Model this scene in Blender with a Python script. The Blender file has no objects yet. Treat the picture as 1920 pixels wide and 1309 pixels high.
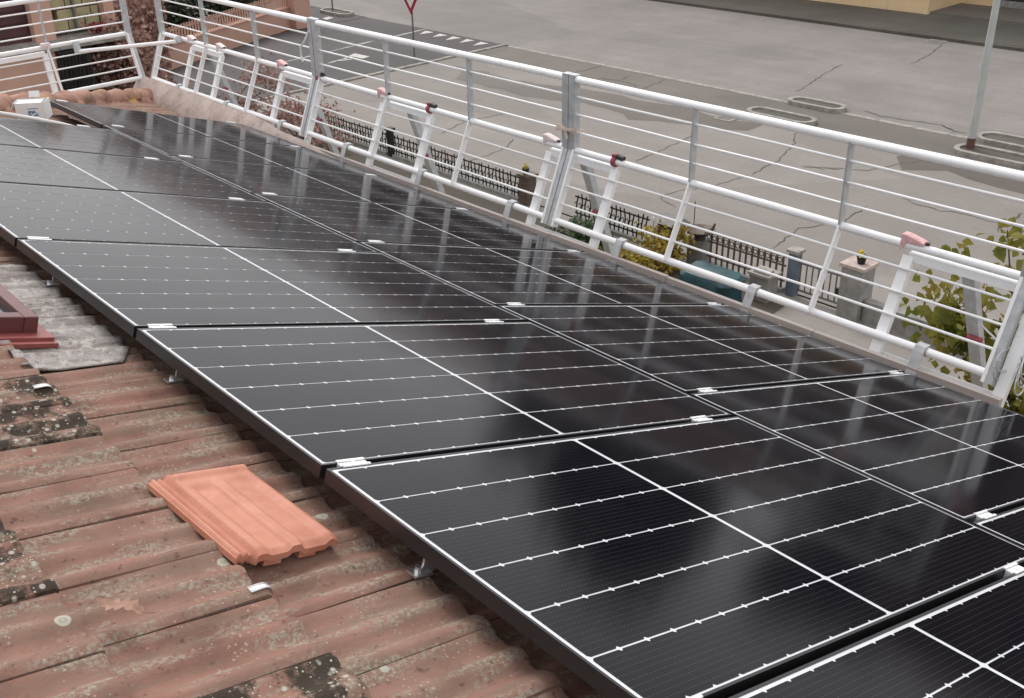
import bpy, bmesh, math, random
from mathutils import Vector, Matrix, noise
rnd = random.Random(7)
TH = math.radians(18.3); CT, ST = math.cos(TH), math.sin(TH)
S = bpy.context.scene; COL = S.collection

# ------------------------------------------------------------------ camera
cam = bpy.data.objects.new('camera', bpy.data.cameras.new('camera')); COL.objects.link(cam)
r0 = (0.7704301, -0.63616849, -0.04155843); r1 = (-0.31678481, -0.32544111, -0.89091833); r2 = (0.55324935, 0.69955538, -0.45225815)
cam.matrix_world = Matrix(((r0[0], -r1[0], -r2[0], -1.10161687), (r0[1], -r1[1], -r2[1], -1.86620054),
                           (r0[2], -r1[2], -r2[2], 1.43932174), (0, 0, 0, 1)))
cd = cam.data; cd.sensor_width = 36; cd.lens = 1998.24 / 1920 * 36
cd.shift_x = 0.06101; cd.shift_y = -0.01307; cd.clip_end = 2000; cd.clip_start = 0.05
S.camera = cam
# ------------------------------------------------------------------ sky and sun (bright overcast)
SUN_EL, SUN_AZ = math.radians(50), math.radians(22)      # azimuth clockwise from +Y
w = bpy.data.worlds.new('World'); S.world = w; w.use_nodes = True
wn = w.node_tree.nodes; wl = w.node_tree.links; wn.clear()
wo = wn.new('ShaderNodeOutputWorld'); bg = wn.new('ShaderNodeBackground'); sky = wn.new('ShaderNodeTexSky')
sky.sky_type = 'NISHITA'; sky.sun_disc = False; sky.sun_elevation = SUN_EL; sky.sun_rotation = SUN_AZ
sky.air_density = 1.0; sky.dust_density = 4.0; sky.ozone_density = 1.0
hs = wn.new('ShaderNodeHueSaturation'); hs.inputs['Saturation'].default_value = 0.06
cl = wn.new('ShaderNodeMix'); cl.data_type = 'RGBA'; cl.inputs[0].default_value = 0.62; cl.inputs[7].default_value = (6.6, 6.52, 6.72, 1)   # even cloud deck
wl.new(sky.outputs[0], hs.inputs['Color']); wl.new(hs.outputs[0], cl.inputs[6]); wl.new(cl.outputs[2], bg.inputs[0]); wl.new(bg.outputs[0], wo.inputs[0])
bg.inputs[1].default_value = 0.13
sl = bpy.data.lights.new('sun', 'SUN'); sl.energy = 0.9; sl.angle = math.radians(25); sl.color = (1, 0.965, 0.92)
so = bpy.data.objects.new('sun', sl); COL.objects.link(so); so.location = (-10, -10, 30)
sd = Vector((math.sin(SUN_AZ) * math.cos(SUN_EL), math.cos(SUN_AZ) * math.cos(SUN_EL), math.sin(SUN_EL)))
so.rotation_euler = sd.to_track_quat('Z', 'Y').to_euler()
S.view_settings.view_transform = 'Standard'; S.view_settings.look = 'None'
S.view_settings.exposure = 0.62; S.view_settings.gamma = 1.0; S.view_settings.use_curve_mapping = False
S.cycles.max_bounces = 6; S.cycles.use_denoising = True

# ------------------------------------------------------------------ helpers
def W(u, v, h=0.0):
    """roof coordinates: u along the eave, v down the slope, h off the panel plane -> world"""
    return Vector((v * CT + h * ST, u, -v * ST + h * CT))
ORG = {}
class MB:
    def __init__(s): s.v = []; s.f = []; s.m = []
    def add(s, vs, fs, m=0):
        o = len(s.v); s.v += [Vector(p) for p in vs]; s.f += [[i + o for i in f] for f in fs]; s.m += [m] * len(fs)
    def box(s, c, d, R=None, m=0):
        c = Vector(c); vs = []
        for z in (-1, 1):
            for y in (-1, 1):
                for x in (-1, 1):
                    p = Vector((x * d[0] / 2, y * d[1] / 2, z * d[2] / 2)); vs.append(c + (R @ p if R else p))
        s.add(vs, [(0, 2, 3, 1), (4, 5, 7, 6), (0, 1, 5, 4), (2, 6, 7, 3), (0, 4, 6, 2), (1, 3, 7, 5)], m)
    def bbox(s, a, b, m=0):
        s.box([(a[i] + b[i]) / 2 for i in range(3)], [abs(b[i] - a[i]) for i in range(3)], None, m)
    def bar(s, p, q, wx, wy, up=(0, 0, 1), m=0):
        """rectangular bar p->q, wx across (side), wy along 'up'"""
        p, q = Vector(p), Vector(q); d = q - p; z = d.normalized(); x = z.cross(Vector(up)).normalized(); y = x.cross(z)
        R = Matrix((x, z, y)).transposed(); s.box((p + q) / 2, (wx, d.length, wy), R, m)
    def tube(s, pts, r, n=10, m=0, cap=True, r2=None):
        pts = [Vector(p) for p in pts]; k = len(pts); vs = []; fs = []
        pd = None
        for i, p in enumerate(pts):
            d = (pts[min(i + 1, k - 1)] - pts[max(i - 1, 0)]).normalized()
            a = d.cross(Vector((0, 0, 1)));
            if a.length < 1e-3: a = d.cross(Vector((1, 0, 0)))
            if pd is not None: a = pd - d * pd.dot(d)
            a.normalize(); pd = a; b = d.cross(a)
            rr = r if r2 is None else r + (r2 - r) * i / (k - 1)
            for j in range(n):
                t = 2 * math.pi * j / n; vs.append(p + (a * math.cos(t) + b * math.sin(t)) * rr)
        for i in range(k - 1):
            for j in range(n):
                fs.append((i * n + j, i * n + (j + 1) % n, (i + 1) * n + (j + 1) % n, (i + 1) * n + j))
        if cap: fs.append(tuple(range(n - 1, -1, -1))); fs.append(tuple((k - 1) * n + j for j in range(n)))
        s.add(vs, fs, m)
    def lathe(s, c, prof, n=14, m=0):
        vs = []; fs = []
        for r, z in prof:
            for j in range(n):
                t = 2 * math.pi * j / n; vs.append(Vector(c) + Vector((r * math.cos(t), r * math.sin(t), z)))
        for i in range(len(prof) - 1):
            for j in range(n): fs.append((i * n + j, i * n + (j + 1) % n, (i + 1) * n + (j + 1) % n, (i + 1) * n + j))
        fs.append(tuple(range(n - 1, -1, -1))); fs.append(tuple((len(prof) - 1) * n + j for j in range(n)))
        s.add(vs, fs, m)
    def prism(s, poly, z0, z1, m=0):
        n = len(poly); vs = [(p[0], p[1], z0) for p in poly] + [(p[0], p[1], z1) for p in poly]
        fs = [tuple(range(n - 1, -1, -1)), tuple(range(n, 2 * n))] + [(i, (i + 1) % n, n + (i + 1) % n, n + i) for i in range(n)]
        s.add(vs, fs, m)
    def mesh(s, name, mats, org=(0, 0, 0), smooth=False):
        me = bpy.data.meshes.new(name); o = Vector(org)
        me.from_pydata([tuple(p - o) for p in s.v], [], s.f)
        if not isinstance(mats, (list, tuple)): mats = [mats]
        for m_ in mats: me.materials.append(m_)
        for i, p in enumerate(me.polygons):
            p.material_index = s.m[i]
            if smooth: p.use_smooth = True
        bm = bmesh.new(); bm.from_mesh(me); bmesh.ops.recalc_face_normals(bm, faces=bm.faces); bm.to_mesh(me); bm.free()
        if smooth:
            try: me.set_sharp_from_angle(angle=math.radians(smooth if smooth is not True else 40))
            except Exception: pass
        return me
    def build(s, name, mats, parent=None, smooth=False, org=None):
        o_ = Vector(org) if org is not None else (ORG[parent.name] if parent is not None else Vector((0, 0, 0)))
        return link(name, s.mesh(name, mats, o_, smooth), parent, o_)
def link(name, me, parent=None, o_=Vector((0, 0, 0))):
    ob = bpy.data.objects.new(name, me); COL.objects.link(ob); ORG[ob.name] = Vector(o_)
    if parent is not None: ob.parent = parent
    else: ob.location = o_
    return ob
def tag(o, label=None, cat=None, group=None, kind=None):
    for k, x in (('label', label), ('category', cat), ('group', group), ('kind', kind)):
        if x: o[k] = x
    return o
def thing(name, loc, label, cat, group=None, rot=None):
    e = bpy.data.objects.new(name, None); COL.objects.link(e); e.location = loc; e.empty_display_size = 0.1
    if rot: e.rotation_euler = rot
    ORG[e.name] = Vector(loc); return tag(e, label, cat, group)
def single(name, mb, mats, label, cat, group=None, smooth=False, org=None):
    if org is None: org = (sum((p for p in mb.v), Vector()) / len(mb.v))
    return tag(mb.build(name, mats, None, smooth, org), label, cat, group)

# ------------------------------------------------------------------ materials
class NT:
    def __init__(s, name):
        s.m = bpy.data.materials.new(name); s.m.use_nodes = True; s.n = s.m.node_tree.nodes; s.l = s.m.node_tree.links
        s.b = s.n['Principled BSDF']; s.pos = s.n.new('ShaderNodeNewGeometry').outputs['Position']
    def coord(s, kind):
        return s.n.new('ShaderNodeTexCoord').outputs[kind]
    def mapping(s, src, scale=(1, 1, 1), rot=(0, 0, 0), loc=(0, 0, 0)):
        k = s.n.new('ShaderNodeMapping'); k.inputs['Scale'].default_value = scale; k.inputs['Rotation'].default_value = rot; k.inputs['Location'].default_value = loc
        s.l.new(src, k.inputs[0]); return k.outputs[0]
    def noise(s, src, scale, detail=4, rough=0.55, dist=0):
        k = s.n.new('ShaderNodeTexNoise'); k.inputs['Scale'].default_value = scale; k.inputs['Detail'].default_value = detail
        k.inputs['Roughness'].default_value = rough; k.inputs['Distortion'].default_value = dist; s.l.new(src, k.inputs['Vector']); return k.outputs[0]
    def voro(s, src, scale, rnd_=1.0):
        k = s.n.new('ShaderNodeTexVoronoi'); k.inputs['Scale'].default_value = scale; k.inputs['Randomness'].default_value = rnd_
        s.l.new(src, k.inputs['Vector']); return k.outputs
    def ramp(s, src, pts):
        k = s.n.new('ShaderNodeValToRGB'); e = k.color_ramp.elements
        while len(e) < len(pts): e.new(0.5)
        for i, (p, c) in enumerate(pts): e[i].position = p; e[i].color = (c if len(c) == 4 else (*c, 1)) if isinstance(c, tuple) else (c, c, c, 1)
        s.l.new(src, k.inputs[0]); return k.outputs[0]
    def mix(s, fac, a, b, mode='MIX'):
        k = s.n.new('ShaderNodeMix'); k.data_type = 'RGBA'; k.blend_type = mode
        for i, x in ((0, fac), (6, a), (7, b)):
            if hasattr(x, 'is_linked'): s.l.new(x, k.inputs[i])
            elif i == 0: k.inputs[0].default_value = x
            else: k.inputs[i].default_value = (*x, 1)
        return k.outputs[2]
    def math(s, op, a, b=0.0):
        k = s.n.new('ShaderNodeMath'); k.operation = op
        for i, x in ((0, a), (1, b)):
            if hasattr(x, 'is_linked'): s.l.new(x, k.inputs[i])
            else: k.inputs[i].default_value = x
        return k.outputs[0]
    def color(s, c): s.l.new(c, s.b.inputs['Base Color'])
    def rough(s, r):
        if hasattr(r, 'is_linked'): s.l.new(r, s.b.inputs['Roughness'])
        else: s.b.inputs['Roughness'].default_value = r
    def bump(s, h, strength=0.3, dist=0.01):
        k = s.n.new('ShaderNodeBump'); k.inputs['Strength'].default_value = strength; k.inputs['Distance'].default_value = dist
        s.l.new(h, k.inputs['Height']); s.l.new(k.outputs[0], s.b.inputs['Normal'])
def simple(name, col, rough=0.6, metal=0.0, var=0.12, scale=6.0, spec=0.5, bump=0.0):
    t = NT(name); n = t.noise(t.pos, scale, 5)
    d = tuple(c * (1 - var) for c in col); b = tuple(min(1, c * (1 + var)) for c in col)
    t.color(t.ramp(n, [(0.3, d), (0.7, b)])); t.rough(rough); t.b.inputs['Metallic'].default_value = metal
    t.b.inputs['Specular IOR Level'].default_value = spec
    if bump: t.bump(n, bump, 0.01)
    return t.m
ROT = (0, -TH, 0)      # world -> roof-aligned coordinates (x = v, y = u)

def m_tile(name, moss=False):
    t = NT(name); p = t.mapping(t.pos, rot=ROT)
    rndv = t.n.new('ShaderNodeObjectInfo').outputs['Random']
    base = t.ramp(t.noise(p, 7, 5, 0.6), [(0.3, (0.145, 0.074, 0.056)), (0.5, (0.235, 0.122, 0.092)), (0.72, (0.30, 0.165, 0.127))])
    base = t.mix(t.math('MULTIPLY', rndv, 0.45), base, (0.27, 0.165, 0.127))
    # weathered streaks down the slope
    st = t.noise(t.mapping(p, scale=(3, 30, 6)), 1.0, 6, 0.65)
    base = t.mix(t.ramp(st, [(0.44, 0.0), (0.66, 0.7)]), base, (0.185, 0.135, 0.10))
    # pale green-grey lichen crust in broken streaks
    l1 = t.noise(t.mapping(p, scale=(5, 22, 8), loc=(3, 1, 0)), 1.0, 3, 0.5); l2 = t.noise(p, 95, 4, 0.75)
    lm = t.math('MULTIPLY', t.ramp(l1, [(0.48, 0.0), (0.60, 1.0)]), t.ramp(l2, [(0.44, 0.0), (0.58, 0.75)]))
    base = t.mix(lm, base, (0.33, 0.305, 0.24))
    # fine pale specks
    v = t.voro(p, 75); sp = t.math('MULTIPLY', t.ramp(v['Distance'], [(0.16, 1.0), (0.24, 0.0)]), t.ramp(t.noise(p, 11, 2), [(0.5, 0.0), (0.6, 0.5)]))
    base = t.mix(sp, base, (0.48, 0.40, 0.32))
    # dark pits
    dk = t.ramp(t.noise(p, 48, 4, 0.7), [(0.30, 0.75), (0.40, 0.0)]); base = t.mix(dk, base, (0.075, 0.04, 0.03))
    # round lichen rosettes
    v2 = t.voro(p, 9.0); ring = t.ramp(v2['Distance'], [(0.0, 0.9), (0.055, 0.5), (0.085, 0.95), (0.125, 0.9), (0.14, 0.0)])
    sel = t.ramp(v2['Color'], [(0.66, 0.0), (0.68, 1.0)])
    base = t.mix(t.math('MULTIPLY', ring, sel), base, (0.40, 0.40, 0.33))
    if moss:
        mk = t.ramp(t.noise(p, 9, 6, 0.75), [(0.44, 0.0), (0.54, 0.95)])
        base = t.mix(mk, base, (0.035, 0.028, 0.02))
        v3 = t.voro(p, 42); big = t.ramp(v3['Distance'], [(0.17, 1.0), (0.30, 0.0)]); s3 = t.ramp(v3['Color'], [(0.58, 0.0), (0.61, 0.8)])
        base = t.mix(t.math('MULTIPLY', big, s3), base, (0.46, 0.45, 0.38))
        v4 = t.voro(p, 110); base = t.mix(t.math('MULTIPLY', t.ramp(v4['Distance'], [(0.2, 1.0), (0.3, 0.0)]), t.ramp(v4['Color'], [(0.6, 0.0), (0.62, 1.0)])), base, (0.42, 0.40, 0.33))
    t.color(base); t.rough(0.9); t.b.inputs['Specular IOR Level'].default_value = 0.25
    t.bump(t.math('ADD', t.noise(p, 120, 5, 0.7), t.math('MULTIPLY', lm, 0.6)), 0.5, 0.004)
    return t.m
M = {}
M['tile'] = m_tile('weathered_terracotta'); M['tile_moss'] = m_tile('mossy_terracotta', True)
t = NT('new_terracotta'); n1 = t.noise(t.pos, 11, 6, 0.65)
nc = t.ramp(n1, [(0.3, (0.42, 0.155, 0.092)), (0.5, (0.49, 0.20, 0.127)), (0.7, (0.56, 0.25, 0.17))])
nc = t.mix(t.ramp(t.noise(t.mapping(t.pos, scale=(9, 2, 9)), 3.0, 6, 0.75), [(0.60, 0.0), (0.72, 0.5)]), nc, (0.62, 0.34, 0.25))
nc = t.mix(t.ramp(t.noise(t.pos, 130, 3, 0.7), [(0.30, 0.35), (0.42, 0.0)]), nc, (0.33, 0.12, 0.075)); t.color(nc); t.rough(0.62); t.bump(t.noise(t.pos, 260, 3), 0.12, 0.002); M['new_tile'] = t.m
t = NT('hip_terracotta'); p_ = t.pos
c_ = t.ramp(t.noise(p_, 4, 5, 0.65), [(0.3, (0.13, 0.07, 0.05)), (0.5, (0.29, 0.155, 0.11)), (0.62, (0.40, 0.225, 0.16)), (0.75, (0.22, 0.15, 0.11))])
c_ = t.mix(t.ramp(t.noise(p_, 2.3, 2), [(0.62, 0.0), (0.7, 0.8)]), c_, (0.40, 0.22, 0.05)); t.color(c_); t.rough(0.9); t.bump(t.noise(p_, 40, 4), 0.4, 0.006); M['hip'] = t.m
# solar
t = NT('solar_cell'); oc = t.coord('Object'); sx = t.n.new('ShaderNodeSeparateXYZ'); t.l.new(oc, sx.inputs[0])
fr = t.math('FRACT', t.math('MULTIPLY', sx.outputs[1], 1 / 0.0164)); wire = t.ramp(fr, [(0.0, 0.55), (0.07, 0.55), (0.10, 0.0)])
fx = t.math('FRACT', t.math('MULTIPLY', sx.outputs[0], 1 / 0.0107)); dot = t.math('MULTIPLY', wire, t.ramp(fx, [(0.0, 1.0), (0.22, 1.0), (0.28, 0.0)]))
cc = t.mix(t.noise(oc, 1.4, 2), (0.0022, 0.0022, 0.0052), (0.0042, 0.004, 0.0066))
cc = t.mix(wire, cc, (0.02, 0.019, 0.021)); cc = t.mix(dot, cc, (0.085, 0.082, 0.084)); t.color(cc)
t.rough(t.ramp(t.noise(t.pos, 3.0, 3), [(0.3, 0.085), (0.7, 0.12)])); t.b.inputs['IOR'].default_value = 1.21
dust = t.math('MULTIPLY', t.ramp(t.noise(t.mapping(t.pos, scale=(1.2, 3, 1.2)), 2.0, 6, 0.7), [(0.45, 0.0), (0.75, 1.0)]), 0.008)
t.color(t.mix(dust, cc, (0.5, 0.48, 0.45)))
t.bump(t.noise(t.pos, 2.2, 2), 0.05, 0.01); M['cell'] = t.m
t = NT('white_backsheet'); t.color(t.ramp(t.noise(t.pos, 5), [(0.3, (0.56, 0.57, 0.60)), (0.7, (0.66, 0.665, 0.69))])); t.rough(0.13); t.b.inputs['IOR'].default_value = 1.22; M['backsheet'] = t.m
M['frame'] = simple('black_anodised_frame', (0.012, 0.012, 0.014), 0.34, 0.0, 0.2, 20, 0.6)
M['alu'] = simple('bare_aluminium', (0.80, 0.80, 0.81), 0.32, 0.9, 0.06, 30)
M['clampwhite'] = simple('bright_clamp_aluminium', (0.86, 0.86, 0.86), 0.4, 0.35, 0.05, 30)
# guardrail
t = NT('white_painted_tube'); n_ = t.noise(t.pos, 9, 5, 0.65)
t.color(t.mix(t.ramp(n_, [(0.56, 0.0), (0.72, 0.5)]), (0.87, 0.87, 0.87), (0.66, 0.64, 0.61))); t.rough(0.34); t.b.inputs['Metallic'].default_value = 0.0
t.bump(t.noise(t.pos, 60, 3), 0.1, 0.002); M['rail'] = t.m
t = NT('galvanised_grey'); v_ = t.voro(t.pos, 60)
t.color(t.mix(t.ramp(t.noise(t.pos, 22, 4), [(0.3, 0.0), (0.7, 1.0)]), (0.42, 0.43, 0.44), (0.56, 0.57, 0.58))); t.rough(0.5); t.b.inputs['Metallic'].default_value = 0.35; M['galv'] = t.m
M['pinkclamp'] = simple('faded_pink_plastic', (0.70, 0.42, 0.42), 0.6, 0, 0.2, 30)
M['redclamp'] = simple('red_plastic', (0.30, 0.055, 0.075), 0.5, 0, 0.25, 40)
M['paleclamp'] = simple('bleached_plastic', (0.74, 0.63, 0.62), 0.6, 0, 0.1, 30)
M['blackbolt'] = simple('black_plastic', (0.015, 0.015, 0.015), 0.5)
M['tape'] = simple('pale_tape', (0.62, 0.52, 0.44), 0.8)
# masonry and ground
def m_ground(name, a, b, c, spots=True, rough=0.85, bscale=30):
    t = NT(name); p = t.pos
    base = t.ramp(t.noise(p, 0.35, 5, 0.6), [(0.28, a), (0.5, b), (0.75, c)])
    base = t.mix(t.math('MULTIPLY', t.noise(t.mapping(p, scale=(0.5, 2.2, 1)), 0.8, 4, 0.6), 0.35), base, tuple(x * 0.72 for x in b))
    if spots:
        sp = t.ramp(t.noise(p, 1.7, 6, 0.7), [(0.60, 0.0), (0.72, 0.5)]); base = t.mix(sp, base, tuple(x * 0.62 for x in b))
    tw = t.noise(t.mapping(p, scale=(1.4, 0.07, 1)), 1.0, 5, 0.6); base = t.mix(t.ramp(tw, [(0.42, 0.0), (0.7, 0.55)]), base, tuple(x * 0.74 for x in b))
    pv = t.voro(t.mapping(p, scale=(0.22, 0.11, 1)), 1.0)['Color']; base = t.mix(t.ramp(pv, [(0.55, 0.0), (0.57, 0.32)]), base, tuple(x * 0.6 for x in b))
    ag = t.noise(p, 7.0, 6, 0.8); base = t.mix(t.ramp(ag, [(0.35, 0.35), (0.5, 0.0)]), base, tuple(x * 0.66 for x in b)); base = t.mix(t.ramp(ag, [(0.56, 0.0), (0.72, 0.4)]), base, tuple(min(1, x * 1.3) for x in b))
    fn = t.noise(p, 55, 3, 0.7); base = t.mix(t.ramp(fn, [(0.3, 0.22), (0.5, 0.0)]), base, tuple(x * 0.5 for x in b))
    t.color(base); t.rough(rough); t.bump(fn, 0.3, 0.01); return t.m
M['road'] = m_ground('pale_asphalt', (0.19, 0.171, 0.16), (0.245, 0.223, 0.21), (0.295, 0.271, 0.255))
M['side'] = m_ground('dark_asphalt', (0.07, 0.063, 0.063), (0.09, 0.081, 0.08), (0.115, 0.104, 0.102))
M['fore'] = m_ground('worn_concrete', (0.21, 0.188, 0.17), (0.255, 0.23, 0.208), (0.295, 0.268, 0.245))
M['pave'] = m_ground('pavement_asphalt', (0.135, 0.12, 0.102), (0.165, 0.147, 0.126), (0.20, 0.18, 0.158))
M['farpave'] = m_ground('mossy_pavement', (0.07, 0.064, 0.052), (0.105, 0.096, 0.08), (0.15, 0.14, 0.115))
M['ground'] = m_ground('earth', (0.10, 0.09, 0.07), (0.14, 0.125, 0.10), (0.18, 0.165, 0.135))
M['soil'] = m_ground('soil', (0.04, 0.032, 0.022), (0.07, 0.055, 0.04), (0.11, 0.09, 0.065))
M['grass'] = m_ground('garden_turf', (0.035, 0.05, 0.018), (0.06, 0.075, 0.03), (0.10, 0.10, 0.05))
M['wet'] = m_ground('damp_stain', (0.085, 0.07, 0.056), (0.115, 0.096, 0.079), (0.155, 0.132, 0.11), rough=0.6)
M['crack'] = simple('tar_crack', (0.075, 0.066, 0.058), 0.9, 0, 0.3, 8)
M['kerb'] = simple('kerb_stone', (0.29, 0.27, 0.24), 0.85, 0, 0.35, 5, bump=0.3)
t = NT('worn_road_paint'); t.color(t.mix(t.ramp(t.noise(t.pos, 9, 6, 0.75), [(0.42, 0.0), (0.62, 1.0)]), (0.62, 0.58, 0.55), (0.36, 0.33, 0.31))); t.rough(0.8); M['paint'] = t.m
t = NT('eave_board'); p_ = t.mapping(t.pos, scale=(30, 1.2, 30)); q_ = t.noise(p_, 1, 6, 0.6)
c_ = t.ramp(q_, [(0.3, (0.38, 0.338, 0.315)), (0.55, (0.47, 0.425, 0.40)), (0.75, (0.53, 0.485, 0.46))])
c_ = t.mix(t.ramp(t.noise(t.pos, 7, 5, 0.7), [(0.60, 0.0), (0.74, 0.7)]), c_, (0.16, 0.10, 0.075)); t.color(c_); t.rough(0.85); t.bump(q_, 0.3, 0.004); M['board'] = t.m
t = NT('stained_eave_concrete'); c_ = t.ramp(t.noise(t.pos, 3.5, 6, 0.7), [(0.3, (0.34, 0.265, 0.23)), (0.5, (0.46, 0.375, 0.335)), (0.7, (0.54, 0.46, 0.42))])
c_ = t.mix(t.ramp(t.noise(t.pos, 9, 6, 0.8), [(0.54, 0.0), (0.68, 0.7)]), c_, (0.16, 0.10, 0.08)); t.color(c_); t.rough(0.9); t.bump(t.noise(t.pos, 30, 4), 0.4, 0.008); M['coping'] = t.m
def m_wall(name, a, var=0.1):
    t = NT(name); c = t.ramp(t.noise(t.pos, 0.7, 5, 0.6), [(0.3, tuple(x * (1 - var) for x in a)), (0.7, tuple(min(1, x * (1 + var * 0.6)) for x in a))])
    s_ = t.noise(t.mapping(t.pos, scale=(4, 4, 0.5)), 1, 5, 0.6); c = t.mix(t.ramp(s_, [(0.55, 0.0), (0.75, 0.4)]), c, tuple(x * 0.68 for x in a))
    t.color(c); t.rough(0.9); t.bump(t.noise(t.pos, 35, 3), 0.2, 0.005); return t.m
M['ochre'] = m_wall('ochre_render', (0.70, 0.52, 0.31)); M['pink'] = m_wall('salmon_render', (0.56, 0.345, 0.265)); M['cream'] = m_wall('cream_render', (0.42, 0.37, 0.29))
M['brick'] = m_wall('brown_brick', (0.115, 0.088, 0.076)); M['greywall'] = m_wall('grey_render', (0.25, 0.235, 0.22)); M['whitewall'] = m_wall('white_render', (0.55, 0.52, 0.48))
M['block'] = simple('yellow_stone_block', (0.42, 0.37, 0.22), 0.9, 0, 0.22, 4, bump=0.4)
M['maroon'] = simple('maroon_shutter', (0.075, 0.028, 0.03), 0.6, 0, 0.25, 3)
M['roofred'] = simple('red_roof_tiles', (0.20, 0.085, 0.06), 0.9, 0, 0.25, 3)
M['glassdark'] = simple('window_glass', (0.02, 0.023, 0.026), 0.08, 0, 0.2, 1)
M['iron'] = simple('black_wrought_iron', (0.022, 0.02, 0.019), 0.55, 0.3, 0.3, 20)
M['brownrail'] = simple('brown_painted_iron', (0.10, 0.07, 0.055), 0.6, 0, 0.3, 9)
M['concpost'] = simple('grey_concrete', (0.24, 0.23, 0.215), 0.9, 0, 0.25, 6, bump=0.4)
M['bluepost'] = simple('blue_grey_paint', (0.115, 0.145, 0.18), 0.6, 0, 0.15, 5)
M['teal'] = simple('teal_tarpaulin', (0.010, 0.05, 0.06), 0.5, 0, 0.35, 3, bump=0.4)
M['poleg'] = simple('pale_galvanised_pole', (0.46, 0.48, 0.465), 0.5, 0.2, 0.08, 4)
M['rust'] = simple('rusty_pole_foot', (0.12, 0.06, 0.045), 0.85, 0, 0.4, 30)
M['signred'] = simple('sign_red', (0.33, 0.02, 0.035), 0.45); M['signwhite'] = simple('sign_white', (0.72, 0.73, 0.73), 0.4, 0, 0.05)
M['polegrey'] = simple('grey_sign_pole', (0.16, 0.155, 0.15), 0.55, 0.3)
M['red_sky'] = simple('red_brown_painted_metal', (0.115, 0.032, 0.030), 0.42, 0, 0.22, 12); M['red_flash'] = simple('red_flashing', (0.22, 0.055, 0.048), 0.5, 0, 0.2, 9)
t = NT('lead_apron'); p_ = t.mapping(t.pos, rot=ROT)
c_ = t.ramp(t.noise(t.mapping(p_, scale=(3, 20, 8)), 1, 6, 0.7), [(0.3, (0.10, 0.075, 0.068)), (0.5, (0.27, 0.235, 0.22)), (0.7, (0.44, 0.41, 0.39))])
c_ = t.mix(t.ramp(t.noise(p_, 26, 5, 0.75), [(0.5, 0.0), (0.62, 0.8)]), c_, (0.50, 0.48, 0.45))
c_ = t.mix(t.ramp(t.noise(p_, 60, 4, 0.7), [(0.34, 0.7), (0.44, 0.0)]), c_, (0.10, 0.07, 0.06)); t.color(c_); t.rough(0.85); t.bump(t.noise(p_, 45, 5, 0.7), 0.7, 0.008); M['lead'] = t.m
M['carton'] = simple('white_carton', (0.80, 0.79, 0.79), 0.6, 0, 0.05, 8); M['blueprint'] = simple('blue_print', (0.05, 0.24, 0.42), 0.6, 0, 0.2, 60)
M['hose'] = simple('white_conduit', (0.76, 0.75, 0.72), 0.5, 0, 0.06)
M['dryleaf'] = simple('dry_oak_leaf', (0.30, 0.165, 0.12), 0.8, 0, 0.25, 60)
def m_leaf(name, cols, trans=0.25):
    t = NT(name); oi = t.noise(t.pos, 3.1, 3, 0.6); k = len(cols)
    t.color(t.ramp(oi, [(0.25 + 0.5 * i / (k - 1), c) for i, c in enumerate(cols)])); t.rough(0.55); t.b.inputs['Specular IOR Level'].default_value = 0.3
    t.b.inputs['Transmission Weight'].default_value = 0.0
    tr = t.n.new('ShaderNodeBsdfTranslucent'); mx = t.n.new('ShaderNodeMixShader'); mx.inputs[0].default_value = trans
    src = t.b.inputs['Base Color'].links[0].from_socket; t.l.new(src, tr.inputs[0])
    t.l.new(t.b.outputs[0], mx.inputs[1]); t.l.new(tr.outputs[0], mx.inputs[2]); t.l.new(mx.outputs[0], t.n['Material Output'].inputs[0]); return t.m
M['leaf_vine'] = m_leaf('autumn_vine_leaf', [(0.085, 0.105, 0.018), (0.18, 0.19, 0.035), (0.29, 0.25, 0.055), (0.26, 0.12, 0.035)], 0.4)
M['leaf_yellow'] = m_leaf('yellow_shrub_leaf', [(0.09, 0.08, 0.015), (0.23, 0.17, 0.025), (0.36, 0.27, 0.04), (0.16, 0.09, 0.02)], 0.3)
M['leaf_green'] = m_leaf('garden_leaf', [(0.02, 0.045, 0.02), (0.05, 0.085, 0.035), (0.09, 0.12, 0.06)])
M['leaf_dark'] = m_leaf('evergreen_leaf', [(0.012, 0.018, 0.010), (0.022, 0.03, 0.014), (0.035, 0.042, 0.02)], 0.1)
M['leaf_brown'] = m_leaf('dry_hedge_leaf', [(0.17, 0.088, 0.075), (0.34, 0.20, 0.165), (0.50, 0.34, 0.29)], 0.25)
M['bark'] = simple('bark', (0.10, 0.07, 0.05), 0.95, 0, 0.35, 20, bump=0.5)
M['flower'] = simple('yellow_flower', (0.50, 0.40, 0.03), 0.6)

# ------------------------------------------------------------------ the setting: ground, streets
ZG = -7.0
def sheet(name, poly, z, mat, parent=None, kind='structure'):
    b = MB(); b.add([(x, y, z) for x, y in poly], [tuple(range(len(poly)))]); o = b.build(name, mat, parent)
    if parent is None and kind: o['kind'] = kind
    return o
def rect(x0, y0, x1, y1): return [(x0, y0), (x1, y0), (x1, y1), (x0, y1)]
sheet('ground', rect(-300, -300, 400, 400), ZG - 0.06, M['ground'])
sheet('road', rect(26.05, -150, 36.3, 250), ZG, M['road'])
fore = sheet('forecourt', rect(14.9, -40, 24.3, 28.1), ZG + 0.002, M['fore'])
pave = MB(); pave.bbox((24.3, -40, ZG - 0.05), (25.85, 28.1, ZG + 0.012)); PV = pave.build('pavement', M['pave']); PV['kind'] = 'structure'
sheet('side_street', rect(-40, 28.3, 26.05, 37.2), ZG + 0.001, M['side'])
fp = MB(); fp.bbox((36.5, -150, ZG - 0.05), (42.8, 250, ZG + 0.115)); FP = fp.build('pavement', M['farpave']); FP['kind'] = 'structure'
kb = MB()
y = -150.0
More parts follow.
